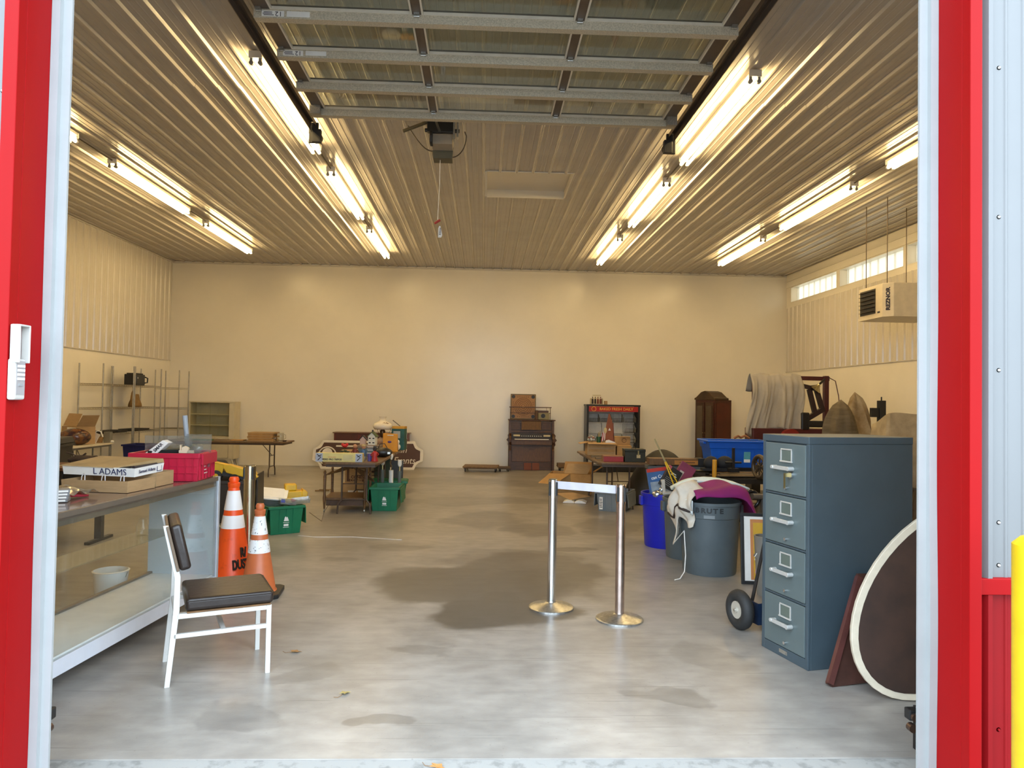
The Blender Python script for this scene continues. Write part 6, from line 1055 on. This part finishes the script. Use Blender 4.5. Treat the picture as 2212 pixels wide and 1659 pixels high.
one('silver_gadget', MB().box(-.05,.07,-.03,.03,0,.17).box(-.045,.065,-.034,-.03,.09,.16), ALU, 'silver box propped against the poster beside the cabinet', 'box', loc=(2.36,6.05,.30), rot=(0,R(30),R(-10)), bevel=.004)
one('grey_bin', MB().lathe([(0,0),(.07,0),(.10,.50),(.09,.50),(.06,.01),(0,.01)],n=20), mat('bin_grey', (.20,.19,.17), .5), 'narrow grey bin between the poster and the cabinet', 'bin', loc=(2.42,6.05,0), smooth=40)
# dark bench with machine parts, blue tote, wooden case
wk = thing('steel_bench', 'dark steel bench piled with machine parts', 'bench', (2.75,8.55,0)); mesh_obj('bench_top', MB().box(0,1.9,0,1.5,.66,.72), BLKM, wk); mesh_obj('lower_tray', MB().box(.05,1.85,.05,1.45,.20,.24), BLKM, wk)
for X in (.03,1.81):
    for Y in (.03,1.41): mesh_obj('leg', MB().box(X,X+.06,Y,Y+.06,0,.66), BLKM, wk)
for k in range(9):
    one('steel_rod', MB().cyl((-.62+.05*(k%3),0,0),(.62-.07*(k%4),.04*(k%2),0),.014+.004*(k%3),n=8), mat('rod_rust', (.13,.085,.05), .45, .6, .4, 10) if k % 2 else mat('rod_dark', (.05,.04,.03), .4, .6), 'rusty rod lying on the steel bench, %s' % ['foremost','second from the front','third from the front','fourth from the front','fifth from the front','sixth from the front','seventh from the front','eighth from the front','rearmost'][k], 'rod', 'rods on the steel bench', loc=(3.42,8.62+.055*k,.738+.004*(k%3)), rot=(0,0,R(3*math.sin(k))), smooth=50)
fw_ = thing('flywheel', 'rusty spoked flywheel standing on the bench', 'wheel', (3.26,8.58,.72), 12); mesh_obj('rim', MB().torus((0,-.14,.155),.125,.026,'x',32,10), mat('wheel_rust', (.12,.095,.07), .4, .7, .4, 12), fw_, smooth=60); mesh_obj('hub', MB().cyl((-.04,-.14,.155),(.05,-.14,.155),.03,n=14), MATS['wheel_rust'], fw_)
for a in range(0,180,45): mesh_obj('spoke', MB().bar((0,-.14-.115*math.cos(R(a)),.155-.115*math.sin(R(a))),(0,-.14+.115*math.cos(R(a)),.155+.115*math.sin(R(a))),.016,.016), MATS['wheel_rust'], fw_)
rg = thing('pulley_ring', 'shiny black pulley ring on a grey pipe behind the cabinet', 'pulley', (2.88,7.62,0), 0); mesh_obj('ring', MB().torus((0,0,.60),.085,.02,'y',28,10), mat('gloss_black', (.015,.017,.022), .15), rg, smooth=60); mesh_obj('pipe', MB().cyl((.0,-.03,.635),(.34,.05,.62),.034,n=14), mat('pipe_grey2', (.13,.12,.115), .45, .3), rg, smooth=40); mesh_obj('stand', MB().hexa([(.12,-.05,0),(.45,-.05,0),(.45,.12,0),(.12,.12,0)],[(.10,-.03,.60),(.36,-.03,.60),(.36,.08,.60),(.10,.08,.60)]), mat('stand_grey', (.10,.10,.10), .5), rg)
sv = one('steel_vise', MB().box(-.06,.06,-.05,.05,0,.05).box(-.015,.015,-.015,.015,.05,.30).cyl((-.1,0,.12),(.1,0,.12),.012,n=8), BLKM, 'black upright machine post on the bench', 'machine part', loc=(3.10,8.80,.775))
one('black_boots', MB().ball((-.08,0,.09),.09,12,7,(1.1,.7,1)).ball((.10,.02,.09),.09,12,7,(1.2,.7,1.05)).box(-.2,.22,-.06,.06,0,.03), mat('boot_black', (.010,.010,.012), .7), 'black shapeless bag on the bench before the blue tote', 'bag', loc=(2.96,8.98,.778), smooth=50)
one('yellow_post', MB().cyl((0,0,0),(0,0,.22),.026,n=16), mat('post_orange', (.60,.28,.01), .5), 'short orange post between the bench and the purple cloth', 'post', loc=(2.81,8.63,.72), smooth=40)
wcase = thing('wooden_case', 'long wooden case with orange label band and black strap', 'case', (2.20,9.42,.0), -2); mesh_obj('case_body', MB().box(0,.98,0,.20,.80,.885), WOODH, wcase, bevel=.004); mesh_obj('label_band', MB().box(.33,.66,-.002,0,.81,.865), mat('band_orange', (.40,.17,.03), .5), wcase); mesh_obj('strap', MB().box(.64,.74,-.006,.206,.794,.891), BLACK, wcase); mesh_obj('lower_board', MB().box(-.02,1.1,.0,.22,.745,.785), mat('board_slate', (.07,.08,.09), .5), wcase); mesh_obj('trestle', MB().box(.05,.10,.02,.18,0,.745).box(.48,.52,.02,.18,0,.745), BLKM, wcase); mesh_obj('spacer', MB().box(.1,.9,.03,.17,.785,.80), BLACK, wcase)
scribble(wcase, .38, .60, .825, .85, 1, -.0028, mat('print_brown', (.09,.035,.015), .6))
bt2 = thing('blue_tote', 'large bright blue storage tote on the bench', 'tote', (3.37,9.55,.785), -2)
def ring4(w_, d_, z): return [(-w_,-d_,z),(w_,-d_,z),(w_,d_,z),(-w_,d_,z)]
vs_ = ring4(.345,.20,0)+ring4(.375,.225,.25)+ring4(.39,.24,.25)+ring4(.405,.25,.335)+ring4(.395,.24,.335)+ring4(.335,.19,.01)
mesh_obj('tub', MB().add(vs_, [(3,2,1,0)]+[(j*4+i,j*4+(i+1)%4,(j+1)*4+(i+1)%4,(j+1)*4+i) for j in range(5) for i in range(4)]+[(20,21,22,23)]), BLUET, bt2, bevel=.012, seg=3)
mesh_obj('rim', MB().box(-.43,.43,-.275,-.245,.33,.355).box(-.43,.43,.245,.275,.33,.355).box(-.43,-.40,-.25,.25,.33,.355).box(.40,.43,-.25,.25,.33,.355), BLUET, bt2, bevel=.008); [mesh_obj('grip', MB().box(a_,a_+.05,-.1,.1,.30,.33), BLUET, bt2, bevel=.006) for a_ in (-.44,.39)]
for X in (-.16,.20): mesh_obj('front_rib', MB().hexa([(X-.006,-.212,.01),(X+.006,-.212,.01),(X+.006,-.2,.01),(X-.006,-.2,.01)],[(X-.006,-.235,.25),(X+.006,-.235,.25),(X+.006,-.22,.25),(X-.006,-.22,.25)]), BLUET, bt2)
mesh_obj('sticker', MB().hexa([(.06,-.222,.07),(.145,-.222,.07),(.145,-.216,.07),(.06,-.216,.07)],[(.06,-.237,.21),(.145,-.237,.21),(.145,-.231,.21),(.06,-.231,.21)]), mat('sticker_teal', (.10,.36,.42), .5), bt2); mesh_obj('sticker_foot', MB().box(.062,.143,-.2265,-.2255,.072,.14), PAPER, bt2)
mesh_obj('support', MB().box(-.36,.36,-.2,.2,-.064,0), BLKM, bt2); mesh_obj('contents', MB().box(-.37,.37,-.22,.22,.28,.30), BLKM, bt2)
one('rusty_chain', MB().tube([(-.10,0,.02),(-.05,-.02,.05),(0,.02,.03),(.05,0,.055),(.11,.01,.02)],.016,7), mat('rust_orange', (.28,.10,.03), .7), 'rusty orange rope end on the rim of the blue tote', 'rope', loc=(3.44,9.47,1.145), smooth=60)
# ======================= FAR RIGHT: DRAPED MACHINERY =======================
DKR = mat('dark_red_paint', (.075,.012,.014), .45, .1, .3, 6)
mc = thing('engine_hoist', 'dark red steel machine frame with a tall mast and work lamp', 'machine', (0,0,0))
mesh_obj('mast', MB().box(5.91,5.99,12.26,12.34,.0,2.14), DKR, mc, bevel=.006); mesh_obj('top_beam', MB().bar((4.66,12.3,2.10),(6.0,12.3,2.09),.07,.07), DKR, mc); mesh_obj('back_mast', MB().box(4.66,4.74,12.26,12.34,0,2.08), DKR, mc)
mesh_obj('base_beam', MB().box(4.6,6.3,12.1,12.5,.95,1.22), DKR, mc, bevel=.01); mesh_obj('base_frame', MB().box(4.6,6.3,12.1,12.5,0,.12).box(4.6,4.75,12.15,12.45,.12,.95).box(6.1,6.3,12.15,12.45,.12,.95), BLKM, mc)
mesh_obj('bent_arm', MB().bar((5.30,12.22,2.0),(5.77,12.22,1.90),.07,.07).bar((5.74,12.22,1.92),(5.86,12.22,1.52),.07,.07).bar((5.62,12.22,1.90),(5.72,12.22,1.50),.07,.07).bar((5.86,12.22,1.56),(5.50,12.22,1.34),.08,.08), mat('arm_dark', (.03,.014,.016), .4, .2), mc); mesh_obj('counterweight', MB().box(5.44,5.58,12.10,12.3,1.18,1.50).box(5.55,5.95,12.1,12.28,1.25,1.36), BLKM, mc, bevel=.02)
mesh_obj('red_fender', MB().cyl((5.22,12.0,1.06),(5.22,12.1,1.06),.16,n=28), mat('fender_red', (.22,.02,.015), .35), mc, smooth=40); mesh_obj('cable', MB().tube([(5.98,12.25,2.11),(6.07,12.2,2.05),(6.10,12.15,1.8),(6.11,12.1,1.5),(6.18,12.0,1.28)],.008,6), DKR, mc, smooth=60)
lmp = mesh_obj('work_lamp', MB().cyl((5.9,12.25,2.08),(5.80,12.2,2.0),.02,n=10), BLKM, mc); m = MB(); m.T = Matrix.Translation((5.78,12.18,1.985)) @ Matrix.Rotation(R(215),4,'Y') @ Matrix.Rotation(R(-20),4,'X'); m.lathe([(.02,0),(.04,.04),(.10,.10),(.11,.11),(.095,.105),(.03,.04)],n=20,close=True); mesh_obj('lamp_reflector', m, mat('lamp_brass', (.45,.38,.22), .2, .9), lmp, smooth=50)
def drape(u, v):
    x_ = 4.58+.88*u; fold = .13*mno.noise(Vector((u*7.5, v*1.3, 3)))+.06*mno.noise(Vector((u*17+v*2, v*2.2, 8)))
    L = 1.02+.06*math.sin(u*9)-(.22*max(0,u-.45)); z = 2.155-.01*math.sin(u*20)
    if v < .25: t = v/.25; return (x_, 12.42-.2*t, z-.30*(1-t)*(1-t))
    t = (v-.25)/.75; return (x_-.06*t*(1 if u < .5 else -.6)+.03*math.sin(5*t), 12.22-.06*min(1,t*6)-fold*min(1,t*3), z-L*t)
one('white_sheet', MB().grid(drape, 60, 36), mat('sheet_white', (.42,.38,.32), .85, 0, .15, 3, .1, 20), 'long white sheet draped over the red machine', 'sheet', smooth=80, solid=.008)
def tent(cx, cy, w_, d_, h, z0, rid, ph):
    def fn(u, v):
        a = 2*math.pi*u; q = 1-v; r_ = max(0,1-v**2.3)**.62; kx = 1+.75*mno.noise(Vector((math.cos(a)*1.6,math.sin(a)*1.6,v*1.5+ph)))+.10*mno.noise(Vector((math.cos(a)*4,math.sin(a)*4,v*4+ph)))
        return (cx+rid*(1-q)+w_*r_*math.cos(a)*kx, cy+d_*r_*math.sin(a)*kx, z0+h*v+.02*math.sin(6*a+ph)*q)
    return fn
one('quilted_cover', MB().grid(tent(5.36,10.6,.34,.28,1.71,0,.0,1), 40, 20), mat('quilt_grey', (.16,.125,.08), .9, 0, .35, 3, .5, 55, (1,1,6)), 'brown grey quilted moving blanket tented over machinery', 'blanket', smooth=60, solid=.01)
one('canvas_cover', MB().grid(tent(5.90,11.15,.34,.26,1.84,0,-.04,2.4), 40, 20), mat('canvas_stained', (.34,.28,.19), .9, 0, .6, 4, .3, 12, col2=(.18,.12,.06)), 'tall stained canvas cover over machinery', 'cover', smooth=60, solid=.01)
one('dust_sheet', MB().grid(lambda u, v: (5.55+1.15*u, 9.75+.55*v+.02*math.sin(9*u), 1.50*min(1,(12*min(u,1-u)+.02))**.5*min(1,(9*min(v,1-v)+.02))**.4*(1-.10*v)+.06*math.sin(math.pi*u)+.025*math.sin(9*u+5*v)), 44, 26), mat('canvas_tan', (.42,.34,.23), .9, 0, .35, 5, .3, 14), 'tan dust sheet over a bulky object at the right wall', 'dust sheet', smooth=70, solid=.01)
ps = thing('clamp_stand', 'black clamp on a stand beside the canvas cover', 'stand', (6.46,11.45,0)); mesh_obj('post', MB().cyl((0,0,0),(0,0,1.45),.02,n=10), BLKM, ps, smooth=40); mesh_obj('clamp', MB().box(-.05,.05,-.05,.05,1.35,1.72).box(-.18,-.05,-.03,.03,1.45,1.60).cyl((0,0,1.72),(0,0,1.78),.012,n=8), BLACK, ps, bevel=.006); mesh_obj('foot', MB().lathe([(.2,0),(.2,.02),(.03,.05),(0,.05)],n=24), BLKM, ps)
one('pipe_rail', MB().cyl((0,0,0),(0,3.6,0),.016,n=8), DKR, 'dark red pipe along the right wall behind the covers', 'pipe', loc=(7.345,9.6,1.25))
cs = thing('coat_stand', 'stand with a hanging grey cloth at the right edge of the doorway', 'stand', (6.80,9.45,0)); mesh_obj('pole', MB().cyl((0,0,0),(0,0,2.0),.02,n=10), BLKM, cs, smooth=40); mesh_obj('foot', MB().lathe([(.2,0),(.2,.02),(.03,.05),(0,.05)],n=24), BLKM, cs)
mesh_obj('hanging_cloth', MB().grid(lambda u, v: (-.10+.12*u+.02*math.sin(9*v), -.03+.03*math.sin(12*u), 1.98-.36*v-.10*(1-u)*(1-v)), 10, 10), mat('drape_grey', (.22,.19,.16), .9), cs, smooth=80, solid=.008)
one('canvas_tarp', MB().grid(lambda u, v: (2.84+.45*u+.05*math.sin(7*v), 4.72+.32*v+.03*math.sin(9*u), 1.02*min(1,(9*min(u,1-u)+.02))**.4*min(1,(9*min(v,1-v)+.02))**.4+.03*math.sin(8*u+9*v)), 24, 20), mat('tarp_tan', (.26,.20,.15), .85, 0, .6, 4, .4, 14), 'crumpled brown tarp in the gap behind the cabinet', 'tarpaulin', smooth=70, solid=.01)
